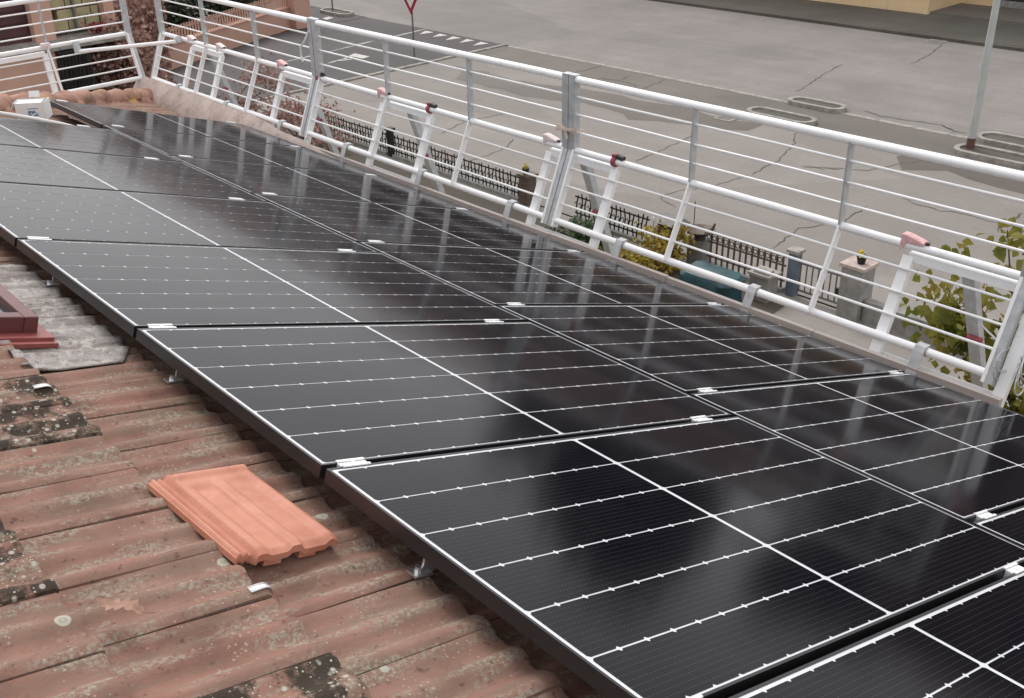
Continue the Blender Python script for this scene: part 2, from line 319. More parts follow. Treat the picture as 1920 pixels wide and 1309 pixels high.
while y < 250:
    kb.bbox((36.3, y, ZG - 0.05), (36.497, y + 0.985, ZG + 0.11 + rnd.uniform(-.006, .006))); y += 1.0
kb.build('kerb', M['farpave'], FP)
k2 = MB(); y = -40.0
while y < 28:
    k2.bbox((25.855, y, ZG - 0.05), (26.045, y + 0.98, ZG + 0.016 + rnd.uniform(-.004, .006))); y += 1.0
k2.build('kerb', M['kerb'], PV)
k3 = MB(); x = 15.0
while x < 25.5:
    k3.bbox((x, 28.12, ZG - 0.05), (x + 0.985, 28.285, ZG + 0.05 + rnd.uniform(-.006, .006))); x += 1.0
k3.build('kerb', M['kerb'], fore)
def ribbon(pts, w0, z, jit=0.06, seg=0.35):
    b = MB(); P = [Vector((x, y, 0)) for x, y in pts]; fine = []
    for a, c in zip(P, P[1:]):
        n = max(1, int((c - a).length / seg))
        for i in range(n): fine.append(a.lerp(c, i / n))
    fine.append(P[-1]); L = []; R_ = []
    for i, p in enumerate(fine):
        d = (fine[min(i + 1, len(fine) - 1)] - fine[max(i - 1, 0)]).normalized(); nrm = Vector((-d.y, d.x, 0))
        p = p + nrm * rnd.uniform(-jit, jit); ww = w0 * rnd.uniform(0.4, 1.2) * (0.35 if i in (0, len(fine) - 1) else 1)
        L.append(p + nrm * ww); R_.append(p - nrm * ww)
    n = len(fine); b.add([(q.x, q.y, z) for q in L + R_], [(i, i + 1, n + i + 1, n + i) for i in range(n - 1)]); return b
CR = [[(23.52, 13.92), (22.7, 13.44), (21.85, 13.08), (21.2, 12.85), (20.45, 12.77), (19.85, 12.7)], [(31.13, 17.37), (29.38, 16.99), (28.16, 16.63), (27.12, 16.39)],
 [(26.53, 13.81), (26.38, 13.17), (26.49, 12.48), (26.65, 11.55), (26.32, 11.02)], [(36.25, 16.58), (34.25, 15.98), (32.51, 15.73)], [(21.49, 15.8), (20.41, 15.6), (19.52, 15.43), (18.81, 15.41)],
 [(21.24, 12.22), (21.68, 11.45), (21.99, 10.9), (22.83, 10.66), (23.55, 10.33)], [(20.79, 9.36), (20.64, 8.85), (20.6, 8.37), (20.81, 7.96), (20.76, 7.39), (20.8, 7.13)],
 [(21.67, 7.06), (21.09, 7.06), (20.26, 6.95)], [(26.72, 11.56), (26.33, 11.11), (26.35, 10.66)], [(26.32, 11.0), (25.52, 10.97)], [(25.84, 23.13), (24.5, 23.15)], [(25.84, 20.34), (24.4, 20.07)],
 [(24.52, 22.01), (24.69, 21.35), (24.54, 20.41)], [(25.34, 21.5), (24.69, 21.35)], [(18.01, 19.07), (17.26, 18.62), (16.43, 18.48), (15.82, 18.47)],
 [(19.85, 12.73), (19.29, 12.74), (18.66, 12.84), (17.63, 13.23), (17.21, 13.27), (16.99, 12.85), (16.85, 12.5)], [(21.2, 12.19), (21.35, 11.73), (21.68, 11.38)], [(17, 21), (18.2, 21.4), (19.7, 21.2)], [(16.4, 9.6), (17.7, 9.9), (18.6, 9.4), (19.8, 9.6)]]
RD = bpy.data.objects['road']
for c in CR:
    mx_ = sum(p[0] for p in c) / len(c); par = fore if mx_ < 24.3 else (PV if mx_ < 25.9 else RD)
    ribbon(c, 0.017, ZG + (0.019 if par is PV else 0.008), 0.045, 0.16).build('asphalt_crack', M['crack'], par)
def blob(pts, z, jit=0.12):
    P = [Vector((x, y, 0)) for x, y in pts]; out = []
    for a, c in zip(P, P[1:] + P[:1]):
        n = max(1, int((c - a).length / 0.5))
        for i in range(n): q = a.lerp(c, i / n); out.append((q.x + rnd.uniform(-jit, jit), q.y + rnd.uniform(-jit, jit), z))
    b = MB(); b.add(out, [tuple(range(len(out)))]); return b
WET = [[(22.71, 27.13), (22.58, 23.11), (23.19, 21.65), (23.29, 19.39), (23.59, 17.32), (23.44, 16.47), (23.54, 14.99), (22.78, 15.02), (22.35, 16.32), (21.56, 18.05), (21.98, 18.72), (21.96, 20.45), (21.36, 21.83), (21.39, 25.55)],
       [(23.49, 11.1), (24.2, 10.9), (24.25, 9.12), (24.2, 7.2), (23.2, 6.0), (22.6, 4), (22.2, 5.5), (22.9, 7.6), (23.1, 9.51), (22.6, 10.42)]]
for wv in WET: blob(wv, ZG + 0.0055).build('damp_patch', M['wet'], fore)
SS = bpy.data.objects['side_street']
for tr_ in [[(25.19, 32.42), (25.82, 32.8), (25.81, 32.27)], [(25.19, 31.59), (25.79, 31.87), (25.78, 31.36)], [(25.14, 30.73), (25.79, 31.05), (25.79, 30.54)], [(25.16, 29.92), (25.8, 30.23), (25.82, 29.77)], [(25.17, 29.14), (25.81, 29.41), (25.8, 28.93)]]:
    sheet('give_way_triangle', tr_, ZG + 0.006, M['paint'], SS)
for ln in [[(24.16, 32.87), (26.0, 33.05)], [(20.87, 32.55), (23.31, 32.85)], [(19.82, 30.94), (21.21, 31.21)], [(20.2, 31.02), (20.92, 30.79)], [(17.5, 32.3), (20.6, 32.52)]]:
    ribbon(ln, 0.06, ZG + 0.007, 0.0).build('painted_line', M['paint'], SS)
for sq in [[(21.07, 31.38), (21.46, 31.56), (21.5, 30.65), (21.13, 30.58)], [(24.65, 38.54), (25.04, 38.66), (25.02, 38.24), (24.56, 38.1)], [(24.38, 39.64), (24.58, 39.64), (24.63, 39.31), (24.29, 39.26)], [(25.79, 42.16), (25.95, 42.16), (25.99, 41.89), (25.79, 41.82)]]:
    sheet('painted_patch', sq, ZG + 0.008, M['paint'], SS)
sheet('pavement', rect(22.9, 37.25, 26.0, 120), ZG + 0.003, M['side'])
ysh = sheet('yard', rect(-40, -40, 14.85, 28.2), ZG - 0.002, M['fore'])
sheet('garden_bed', [(12.0, 7.6), (14.55, 7.9), (14.55, 24), (11.2, 24), (11.0, 15)], ZG + 0.006, M['soil'])
sheet('lawn', [(4.2, -2), (9.5, -2), (10.3, 3), (10.6, 13), (10.8, 24), (4.2, 24)], ZG + 0.004, M['grass'])
# drain grates
def grate(cx, cy, sx_, sy_, z, label):
    e = thing('drain_grate', (cx, cy, z), label, 'drain', 'street drains')
    b = MB(); b.bbox((cx - sx_ / 2, cy - sy_ / 2, z), (cx + sx_ / 2, cy - sy_ / 2 + .05, z + .02)); b.bbox((cx - sx_ / 2, cy + sy_ / 2 - .05, z), (cx + sx_ / 2, cy + sy_ / 2, z + .02))
    b.bbox((cx - sx_ / 2, cy - sy_ / 2 + .05, z), (cx - sx_ / 2 + .05, cy + sy_ / 2 - .05, z + .02)); b.bbox((cx + sx_ / 2 - .05, cy - sy_ / 2 + .05, z), (cx + sx_ / 2, cy + sy_ / 2 - .05, z + .02)); b.build('rim', M['kerb'], e)
    n = 5
    for i in range(n):
        yy = cy - sy_ / 2 + .05 + (sy_ - .1) * (i + .5) / n; b = MB(); b.bbox((cx - sx_ / 2 + .05, yy - .022, z + .004), (cx + sx_ / 2 - .05, yy + .022, z + .017)); b.build('bar', M['kerb'], e)
    b = MB(); b.bbox((cx - sx_ / 2 + .05, cy - sy_ / 2 + .05, z + .001), (cx + sx_ / 2 - .05, cy + sy_ / 2 - .05, z + .003)); b.build('pit', M['crack'], e)
grate(23.4, 16.12, .5, .55, ZG + .004, 'square drain grate in the damp patch on the near concrete')
grate(36.02, 16.8, .5, .6, ZG + .002, 'drain grate by the kerb in front of the ochre building')
# kerbed islands along the road edge
def island(x0, x1, y0, y1, label, gap=False):
    e = thing('kerb_island', ((x0 + x1) / 2, (y0 + y1) / 2, ZG), label, 'traffic island', 'kerbed islands at the road edge')
    r = (x1 - x0) / 2; xc = (x0 + x1) / 2; out = []
    for i in range(13): a = math.pi * i / 12; out.append((xc + r * math.cos(a), y1 - r + r * math.sin(a)))
    for i in range(13): a = math.pi + math.pi * i / 12; out.append((xc + r * math.cos(a), y0 + r + r * math.sin(a)))
    inn = [(xc + (px - xc) * (1 - .13 / r), (y1 - r if k < 13 else y0 + r) + (py - (y1 - r if k < 13 else y0 + r)) * (1 - .13 / r)) for k, (px, py) in enumerate(out)]
    b = MB(); n = len(out); z0, z1 = ZG, ZG + .13
    b.add([(*p, z0) for p in out] + [(*p, z1) for p in out] + [(*p, z1) for p in inn] + [(*p, z0) for p in inn],
          [((i), (i + 1) % n, n + (i + 1) % n, n + i) for i in range(n)] + [(n + i, n + (i + 1) % n, 2 * n + (i + 1) % n, 2 * n + i) for i in range(n)] + [(2 * n + i, 2 * n + (i + 1) % n, 3 * n + (i + 1) % n, 3 * n + i) for i in range(n)])
    b.build('kerb_ring', M['kerb'], e, 30)
    b = MB(); b.add([(*p, ZG + .085) for p in inn], [tuple(range(n))]); b.build('fill', M['farpave'], e)
island(25.72, 26.4, 14.1, 15.9, 'short oval kerbed island at the road edge past the middle of the rail')
island(24.0, 24.75, 13.95, 16.1, 'oval kerbed island beside the square drain grate')
island(25.75, 26.6, 3.5, 10.35, 'long kerbed island at the road edge behind the lamp post')
island(24.45, 25.25, 3.2, 10.25, 'long kerbed island with the lamp post at its end')
island(25.3, 26.05, 37.9, 40.0, 'small kerbed island with a thin pole at the far side street corner')

# ------------------------------------------------------------------ the house carrying the roof
XE, YE = 3.55, 9.0                       # eave line and eave corner
house = thing('house', (0, 0, ZG), 'house with weathered terracotta tile roof under the solar panels', 'house')
b = MB(); HB = -0.175
rv = -3.4                                 # ridge (v)
XR = rv * CT; hipy = lambda X: YE - 0.05 - (XE - X)
A_ = W(-8, 3.72, HB); B_ = W(hipy(A_.x), 3.72, HB); C_ = W(0, rv, HB); C_.y = hipy(C_.x); D_ = W(-8, rv, HB)
E_ = Vector((2 * C_.x - A_.x, B_.y, B_.z)); F_ = Vector((E_.x, -8, A_.z))
b.add([A_, B_, C_, D_, E_, F_], [(0, 1, 2, 3), (1, 4, 2), (3, 2, 4, 5)])
roof = b.build('roof', M['tile'], house)
b = MB(); b.bbox((E_.x + .3, -7.9, ZG), (3.2, B_.y - .35, -1.25)); b.build('wall', M['cream'], house)
b = MB(); b.bbox((3.2, -8, -1.47), (3.44, 9.0, -1.37)); b.bbox((-7, 8.66, -1.47), (3.2, 9.0, -1.37)); b.build('eave_soffit', M['coping'], house)
# tiles (Marseille pattern): profile across u, two pans and a centre rib
PROF = [(0, .012), (.03, .017), (.10, .019), (.19, .014), (.29, .004), (.36, .003), (.44, .009), (.52, .016), (.60, .015), (.70, .005), (.78, .003), (.88, .006), (.95, .011), (1, .0115)]
TW, TL, PIT = 0.212, 0.415, 0.375
def prof(t_):
    for (a, ha), (c, hc) in zip(PROF, PROF[1:]):
        if t_ <= c: k = (t_ - a) / (c - a); k = k * k * (3 - 2 * k); return ha + (hc - ha) * k
    return PROF[-1][1]
def tile_mesh(seed, nu=18, nv=6, thick=True):
    rr = random.Random(seed); b = MB(); vs = []
    xs = [TL * i / nv for i in range(nv)] + [TL - 0.008, TL]
    for x_ in xs:
        for j in range(nu + 1):
            y_ = .0015 + (TW - .003) * j / nu; hh = prof(j / nu)
            end = 1.0
            if x_ > TL - 0.001: end = 0.9
            z_ = 0.034 * x_ / PIT + hh * end + (-0.003 if x_ > TL - 0.001 else 0) + noise.noise(Vector((x_ * 9, y_ * 9, seed))) * 0.0022
            vs.append((x_ + (rr.uniform(-.0025, .0025) if x_ > TL - .01 else 0), y_, z_ + hh * .28))
    m_ = nu + 1; fs = [(i * m_ + j, i * m_ + j + 1, (i + 1) * m_ + j + 1, (i + 1) * m_ + j) for i in range(len(xs) - 1) for j in range(nu)]
    if thick:
        o = len(vs); last = (len(xs) - 1) * m_
        for j in range(nu + 1): p = vs[last + j]; vs.append((p[0] - 0.003, p[1], p[2] - 0.026))
        fs += [(last + j, last + j + 1, o + j + 1, o + j) for j in range(nu)]
        o2 = len(vs)
        for i in range(len(xs)): p = vs[i * m_]; vs.append((p[0], p[1], p[2] - 0.02))
        fs += [(i * m_, (i + 1) * m_, o2 + i + 1, o2 + i) for i in range(len(xs) - 1)]
    b.add(vs, fs); return b
TM = []
for s_ in range(4):
    me = tile_mesh(s_).mesh('roof_tile', M['tile'], smooth=50); TM.append(me)
TMM = tile_mesh(9).mesh('roof_tile', M['tile_moss'], smooth=50)
low = MB(); lowq = tile_mesh(2, 12, 2, True)
HT = -0.158
def mossy(u, v):
    for (a, c, d, e) in ((0.50, 1.08, -0.75, -0.38), (-0.14, 0.20, -1.2, -0.74), (-0.66, -0.44, -0.75, -0.36), (-0.2, 0.4, -1.6, -1.1)):
        if a < u < c and d < v < e: return True
    return False
edges = [0.04 + PIT * k for k in range(-10, 10)]
for e_ in edges:
    row = round((e_ - 0.04) / PIT); off = (0.03 if row % 2 else -0.02)
    n0 = int((-3.0) / TW)
    for k in range(n0, int(9.2 / TW)):
        u0 = k * TW + 0.098 + off; v0 = e_ - TL; vc = v0 + TL / 2; uc = u0 + TW / 2
        if v0 < rv or e_ > 3.85 or (e_ > 3.6 and u0 < 6.1): continue
        if uc > hipy((vc) * CT) - 0.16: continue
        near = -1.35 < u0 < 2.75 and -1.85 < e_ < 0.5
        if near:
            # keep the skylight opening free
            if 1.30 < u0 and u0 + TW < 2.2 and -1.05 < v0 and e_ < -0.25: continue
            me = TMM if mossy(uc, vc) else TM[(k * 7 + row * 3) % 4]
            ob = bpy.data.objects.new('roof_tile', me); COL.objects.link(ob); ob.parent = roof
            ob.location = W(u0, v0, HT) - ORG[house.name]; ob.rotation_euler = (rnd.uniform(-.016, .016), TH + rnd.uniform(-.008, .008), rnd.uniform(-.014, .014))
            ob.location += Vector((rnd.uniform(-.004, .004), 0, rnd.uniform(-.001, .003)))
        else:
            low.add([W(u0 + p.y, v0 + p.x, HT + p.z) for p in lowq.v], lowq.f)
lo = low.build('roof_tiles_beyond', M['tile'], roof, 50); lo['kind'] = 'stuff'
# hip tiles
P0 = Vector((XE + 0.10, YE + 0.02, 0)); hd = Vector((-1, -1, 0)).normalized()
def hip_pt(s_):
    p = P0 + hd * s_; X = p.x; return Vector((X, p.y, (-(X) * ST / CT) - 0.145))
for i in range(15):
    a, c = hip_pt(i * 0.36), hip_pt(i * 0.36 + 0.40); b = MB(); d = (c - a).normalized(); sd_ = d.cross(Vector((0, 0, 1))).normalized(); up = sd_.cross(d)
    vs = []; fs = []; na = 9
    for k_, (q, r_, lift) in enumerate(((a, 0.125, .035), (a.lerp(c, .12), .122, .032), (a.lerp(c, .5), .112, .018), (c, .10, 0))):
        for j in range(na):
            t_ = math.pi * j / (na - 1); vs.append(q + sd_ * math.cos(t_) * r_ + up * (math.sin(t_) * r_ * 0.85 + lift - .02) + Vector((rnd.uniform(-.004, .004), rnd.uniform(-.004, .004), rnd.uniform(-.004, .004))))
    for k_ in range(3):
        for j in range(na - 1): fs.append((k_ * na + j, k_ * na + j + 1, (k_ + 1) * na + j + 1, (k_ + 1) * na + j))
    fs.append(tuple(range(na))); b.add(vs, fs); b.build('hip_tile', M['hip'], roof, 50)
# rough mortar bed under the hip
b = MB(); vs = []; fs = []
for i in range(60):
    q = hip_pt(i * 0.09)
    for j, (o_, z_) in enumerate(((-.17, -.06), (-.10, .02), (.10, .02), (.17, -.06))):
        sdv = Vector((1, -1, 0)).normalized(); vs.append(q + sdv * (o_ + rnd.uniform(-.02, .02)) + Vector((0, 0, z_ - .0 + rnd.uniform(-.012, .012))))
fs = [(i * 4 + j, i * 4 + j + 1, i * 4 + j + 5, i * 4 + j + 4) for i in range(59) for j in range(3)]
b.add(vs, fs); b.build('hip_mortar', M['hip'], roof)
# eave board and concrete gutter lip
b = MB(); L = []
def boardseg(u0, u1, dx_, dz_): b.box((3.538 + dx_, (u0 + u1) / 2, -1.266 + dz_), (.03, u1 - u0, .165), Matrix.Rotation(.06, 3, 'Y'))
u = -0.12
while u < 6.3:
    L_ = 1.0; b = MB(); boardseg(u, min(u + L_ - .004, 6.3), rnd.uniform(-.002, .002), rnd.uniform(-.004, .004)); b.build('eave_board', M['board'], house); u += L_
b = MB(); vs = []
us = [5.2 + i * (9.1 - 5.2) / 40 for i in range(41)]
for uu in us:
    k = min(1, max(0, (uu - 5.2) / 1.6))
    for (v_, h_) in ((3.60, -.22), (3.615, -.12), (3.63 + .03 * k, -0.05 + .06 * k), (3.64 + .065 * k, -.03 + .10 * k), (3.66 + .12 * k, -.05 + .10 * k), (3.66 + .12 * k, -.25)):
        vs.append(W(uu, v_ + noise.noise(Vector((uu * 3, v_, 0))) * .02, h_ + noise.noise(Vector((uu * 4, v_ * 5, 3))) * .018))
fs = [(i * 6 + j, i * 6 + j + 1, i * 6 + j + 7, i * 6 + j + 6) for i in range(40) for j in range(5)] + [(0, 1, 2, 3, 4, 5), tuple(240 + j for j in range(6))]
b.add(vs, fs); b.build('gutter_lip', M['coping'], house, 50)

# ------------------------------------------------------------------ solar panels
PL, PWD, PT = 1.754, 1.034, 0.035
v0 = 0.0
def octcells(x0, n, pitch, y0, y1, ch=0.0062):
    b = MB()
    for i in range(n):
        a, c = x0 + i * pitch, x0 + (i + 1) * pitch
        b.add([(a + ch, y0, 0), (c - ch, y0, 0), (c, y0 + ch, 0), (c, y1 - ch, 0), (c - ch, y1, 0), (a + ch, y1, 0), (a, y1 - ch, 0), (a, y0 + ch, 0)], [tuple(range(8))])
    return b
LIP = 0.0075; OX, OY = 0.013, 0.013        # outer edge sits 13 mm outside the first cell line
# local: x along v from the inner border, y along u measured back from the far border
CELLM = [octcells(x0 + OX, 10, 0.08535, 0.0, 0.1632).mesh('cell_string', M['cell']) for x0 in (0.0055, 0.8735)]
bs = MB(); bs.add([(LIP, LIP, 0), (PL - LIP, LIP, 0), (PL - LIP, PWD - LIP, 0), (LIP, PWD - LIP, 0)], [(0, 1, 2, 3)]); BSM = bs.mesh('backsheet', M['backsheet'])
fb = MB()
def rail_prof(a, c, horizontal):
    if horizontal:   # along x at y=a..c
        fb.bbox((0, a, -PT), (PL, c, 0.0008))
    else:
        fb.bbox((a, LIP, -PT), (c, PWD - LIP, 0.0008))
fb.bbox((0, 0, -PT), (PL, LIP, .0008)); fb.bbox((0, PWD - LIP, -PT), (PL, PWD, .0008)); fb.bbox((0, LIP, -PT), (LIP, PWD - LIP, .0008)); fb.bbox((PL - LIP, LIP, -PT), (PL, PWD - LIP, .0008))
fb.bbox((LIP, LIP, -PT + .004), (PL - LIP, PWD - LIP, -.004))
FRM = fb.mesh('frame', M['frame'])
cb = MB(); cb.bbox((-.042, .002, -.03), (.042, .02, -.0012)); cb.bbox((-.042, -.007, .0015), (.042, .001, .005)); cb.bbox((-.042, .021, .0015), (.042, .029, .005)); cb.bbox((-.042, .001, -.001), (.042, .021, .0008)); cb.tube([(0, .011, .0008), (0, .011, .005)], .006, 8)
CLM = cb.mesh('clamp', M['clampwhite'])
ordn = ['first', 'second', 'third', 'fourth', 'fifth', 'sixth', 'seventh', 'eighth', 'ninth']
def panel(col, idx, ufar, vin, label, cl):
    o = W(ufar + OY - PWD, vin - OX, 0); e = thing('solar_panel', o, label, 'solar panel', 'roof solar panels', (0, TH, 0))
    jit = rnd.uniform(-.0015, .0015); e.rotation_euler = (jit * .6, TH + rnd.uniform(-.0008, .0008), 0)
    def ch(name, me, loc):
        c = bpy.data.objects.new(name, me); COL.objects.link(c); c.parent = e; c.location = loc; return c
    ch('frame', FRM, (0, 0, 0)); ch('backsheet', BSM, (0, 0, -.0006))
    for k in range(6):
        for half in (0, 1): ch('cell_string', CELLM[half], (0, PWD - OY - 0.0032 - k * 0.168 - 0.1638 - .0005, .0001))
    for cx_ in cl: ch('clamp', CLM, (cx_ + OX, PWD + .0005, 0))
P_ = 1.0563
k = 0
for r in range(-2, 6):
    panel('L', r, r * P_, 0.0, f'black solar panel, {ordn[r + 2]} from the near end of the column beside the bare tiles', (0.075, 1.54))
for r in range(-2, 7):
    panel('R', r, 0.222 + r * P_ * 0.9985, 1.771, f'black solar panel, {ordn[r + 2]} from the near end of the column along the guardrail', (0.11, 1.63))
# mounting rails and hooks below
for v_, lab in ((0.075, 'hidden aluminium mounting rail under the outer edge of the panels beside the tiles'), (1.54, 'aluminium mounting rail under the middle of the panels beside the tiles'), (1.88, 'aluminium mounting rail under the upper edge of the guardrail side panels'), (3.38, 'aluminium mounting rail under the lower edge of the guardrail side panels')):
    b = MB(); u1 = 5.4 if v_ < 1.7 else 6.4
    b.bar(W(-2.8, v_ + (.06 if v_ < .1 else 0), -.062), W(u1, v_ + (.06 if v_ < .1 else 0), -.062), .04, .045, W(0, 0, 1)); single('mounting_rail', b, M['alu'], lab, 'rail', 'mounting rails under the panels')
for i, (uu, lab) in enumerate(((-.335, 'small aluminium roof hook under the panel edge near the new orange tile'), (0.87, 'small aluminium roof hook under the panel edge below the skylight'), (1.86, 'small aluminium roof hook in shadow under the panel edge beside the skylight'))):
    e = thing('roof_hook', W(uu, 0.04, -.11), lab, 'bracket', 'roof hooks under the panel edge')
    b = MB(); b.bar(W(uu, 0.0, -.098), W(uu, 0.05, -.096), .035, .006, W(0, 0, 1)); b.bar(W(uu, .047, -.099), W(uu, .049, -.04), .035, .006, W(1, 0, 0)); b.build('strap', M['alu'], e)
    b = MB(); b.tube([W(uu, .02, -.096), W(uu, .02, -.082)], .009, 8); b.build('bolt', M['alu'], e)
    b = MB(); b.bbox((0, 0, 0), (.001, .001, .001))
# shiny metal tabs poking from under tiles
for uu, vv, lab in ((0.871, -.375, 'shiny metal strap end under the tiles near the dark mossy tiles'), (-0.272, -.355, 'shiny metal strap end poking out below the new orange tile')):
    b = MB(); pts = [(-.02, 0.004), (.004, 0.008), (.016, .009), (.026, .006), (.032, -.001), (.034, -.01)]; vs = []
    for d_, h_ in pts:
        for s_ in (-.010, .010): vs.append(W(uu + s_, vv + d_, -.099 + h_))
    b.add(vs, [(i * 2, i * 2 + 1, i * 2 + 3, i * 2 + 2) for i in range(len(pts) - 1)]); o = single('metal_strap', b, M['alu'], lab, 'strap', 'strap ends under the tiles', 60)
    sm = o.modifiers.new('solid', 'SOLIDIFY'); sm.thickness = .003

# ------------------------------------------------------------------ loose new tile
e = thing('loose_roof_tile', W(0.03, -.22, -.09), 'new bright orange clay tile lying loose across the old roof tiles', 'roof tile')
nl, nw = 0.395, 0.262; nx, ny = 56, 64
def nh(x_, y_):     # x along length 0..1 (0 = far/upper, 1 = lower end), y across 0..1 (0 = upslope side)
    h = 0.0
    def ss(a, c, t_): t_ = max(0, min(1, (t_ - a) / (c - a))); return t_ * t_ * (3 - 2 * t_)
    h += .017 * ss(.13, .19, y_)                                    # main body raised above the side lap channel
    h += .009 * (ss(.015, .035, y_) - ss(.055, .07, y_)) + .009 * (ss(.085, .10, y_) - ss(.11, .125, y_))
    body = ss(.19, .21, y_) * (1 - ss(.97, 1, y_))
    pan1 = ss(.24, .32, y_) * (1 - ss(.46, .52, y_)); pan2 = ss(.60, .66, y_) * (1 - ss(.86, .93, y_))
    inx = ss(.14, .20, x_); h -= .010 * pan1 * ss(.15, .23, x_ - .5 * (y_ - .38) ** 2) * (1 - ss(.93, .99, x_) * .5); h -= .008 * pan2 * ss(.13, .22, x_ - .5 * (y_ - .72) ** 2)
    h += .007 * (ss(.02, .045, x_) - ss(.075, .10, x_)) * body      # upper lap ridge
    h -= .012 * (1 - ss(.0, .02, x_)) * body
    nose = ss(.95, 1.0, x_); h -= .011 * nose * (0.75 + .25 * (pan1 + pan2)) - .004 * nose * (ss(.5, .52, y_) - ss(.60, .63, y_))
    h -= .007 * ss(.95, 1, y_)
    return h
b = MB(); vs = []
c8, s8 = math.cos(math.radians(3.5)), math.sin(math.radians(3.5))
def nt(x_, y_, z_):
    du = (0.5 - x_) * nl; dv = (y_ - 0.5) * nw
    if y_ < .15 and x_ > .95: du += (x_ - .95) * nl
    return W(0.035 + du * c8 + dv * s8, -.218 + dv * c8 - du * s8, -.108 + z_ + (1 - x_) * .004)
for i in range(nx + 1):
    for j in range(ny + 1): x_, y_ = i / nx, j / ny; vs.append(nt(x_, y_, .012 + nh(x_, y_)))
top = len(vs)
for i in range(nx + 1):
    for j in range(ny + 1): x_, y_ = i / nx, j / ny; vs.append(nt(x_, y_, nh(x_, y_) * .75 - .002))
q = lambda i, j: i * (ny + 1) + j
fs = [(q(i, j), q(i, j + 1), q(i + 1, j + 1), q(i + 1, j)) for i in range(nx) for j in range(ny)] + [(top + q(i, j), top + q(i + 1, j), top + q(i + 1, j + 1), top + q(i, j + 1)) for i in range(nx) for j in range(ny)]
for i in range(nx): fs += [(q(i, 0), q(i + 1, 0), top + q(i + 1, 0), top + q(i, 0)), (q(i, ny), top + q(i, ny), top + q(i + 1, ny), q(i + 1, ny))]
for j in range(ny): fs += [(q(0, j), top + q(0, j), top + q(0, j + 1), q(0, j + 1)), (q(nx, j), q(nx, j + 1), top + q(nx, j + 1), top + q(nx, j))]
b.add(vs, fs); b.build('tile_body', M['new_tile'], e, 60)
for y_ in (.34, .70):
    b = MB(); b.box(nt(.965, y_, -.004), (.045, .02, .018), Matrix.Rotation(TH, 3, 'Y')); b.build('nib', M['new_tile'], e)
b = MB(); b.box(nt(.45, .07, -.004), (.012, .03, .02), Matrix.Rotation(TH, 3, 'Y')); b.box(nt(.75, .07, -.004), (.012, .03, .02), Matrix.Rotation(TH, 3, 'Y')); b.build('side_nib', M['new_tile'], e)
# dry leaf
b = MB(); half = [(-.050, .002), (-.040, .007), (-.030, .016), (-.024, .010), (-.014, .024), (-.006, .013), (.006, .027), (.014, .014), (.026, .021), (.034, .011), (.044, .012), (.052, .003)]
ca, sa = math.cos(2.5), math.sin(2.5); vs = []
for sg in (1, -1):
    for x_, y_ in half: vs.append((x_, y_ * sg + .002 * math.sin(x_ * 300 * sg)))
mid = [(x_, 0) for x_, y_ in half]
P3 = lambda x_, y_, h_: W(-.262 + x_ * ca * .9 - y_ * sa, -.648 + x_ * sa + y_ * ca, -.090 + h_)
nh_ = len(half)
b.add([P3(x_, y_, .012 + .12 * abs(y_) + .006 * math.sin(x_ * 70)) for x_, y_ in vs] + [P3(x_, 0, .012 + .006 * math.sin(x_ * 70)) for x_, _ in mid],
      [(i, i + 1, 2 * nh_ + i + 1, 2 * nh_ + i) for i in range(nh_ - 1)] + [(nh_ + i, 2 * nh_ + i, 2 * nh_ + i + 1, nh_ + i + 1) for i in range(nh_ - 1)])
b.tube([P3(.05, 0, .012), P3(.075, .004, .02)], .0012, 5)
single('oak_leaf', b, M['dryleaf'], 'dry brown oak leaf lying on the roof tiles', 'leaf')

# ------------------------------------------------------------------ skylight
e = thing('skylight', W(1.75, -.6, -.12), 'red brown roof window with grey weathered apron beside the panels', 'roof window')
u0, u1, va, vb = 1.30, 2.12, -.98, -.228
def rbox(u_0, u_1, v_0, v_1, h0, h1): b.box(W((u_0 + u_1) / 2, (v_0 + v_1) / 2, (h0 + h1) / 2), (v_1 - v_0, u_1 - u_0, h1 - h0), Matrix.Rotation(TH, 3, 'Y'))
for nm, args in (('frame_rail', (u0, u1, vb - .045, vb, -.13, -.035)), ('frame_rail', (u0, u1, va, va + .05, -.13, -.035)), ('frame_stile', (u0, u0 + .05, va + .05, vb - .045, -.13, -.035)), ('frame_stile', (u1 - .05, u1, va + .05, vb - .045, -.13, -.035))):
    b = MB(); rbox(*args); o = b.build(nm, M['red_sky'], e); bv = o.modifiers.new('bevel', 'BEVEL'); bv.width = .004; bv.segments = 2
b = MB(); rbox(u0 + .05, u1 - .05, va + .05, vb - .045, -.075, -.058); b.build('pane', M['glassdark'], e)
b = MB(); rbox(u0 - .05, u0 - .002, va - .02, vb + .035, -.105, -.087); rbox(u0 - .002, u1 + .05, vb + .002, vb + .035, -.104, -.088); rbox(u0 - .075, u0 - .05, va - .02, vb + .04, -.112, -.098); b.build('flashing', M['red_flash'], e)
b = MB(); vs = []; na, nb = 70, 16
for i in range(na + 1):
    uu = 1.055 + (2.10 - 1.055) * i / na
    vlo = -.36 if uu < 1.28 else -.215; vhi = 0.028 + .016 * noise.noise(Vector((uu * 9, 0, 0))) - (.10 * max(0, (1.17 - uu) / .13))
    for j in range(nb + 1):
        vv = vlo + (vhi - vlo) * j / nb; tt = ((uu - .098 + .02) / TW) % 1
        vs.append(W(uu, vv, (HT + .010 + .018 * noise.noise(Vector((vv * 11, 4, 0))) * (1 if i == 0 else 0)) + prof(tt) + .022 * (((vv + .335) % PIT) / PIT) + .011 + noise.noise(Vector((uu * 14, vv * 6, 1))) * .007 + noise.noise(Vector((uu * 40, vv * 12, 5))) * .003))
b.add(vs, [(i * (nb + 1) + j, i * (nb + 1) + j + 1, (i + 1) * (nb + 1) + j + 1, (i + 1) * (nb + 1) + j) for i in range(na) for j in range(nb)])
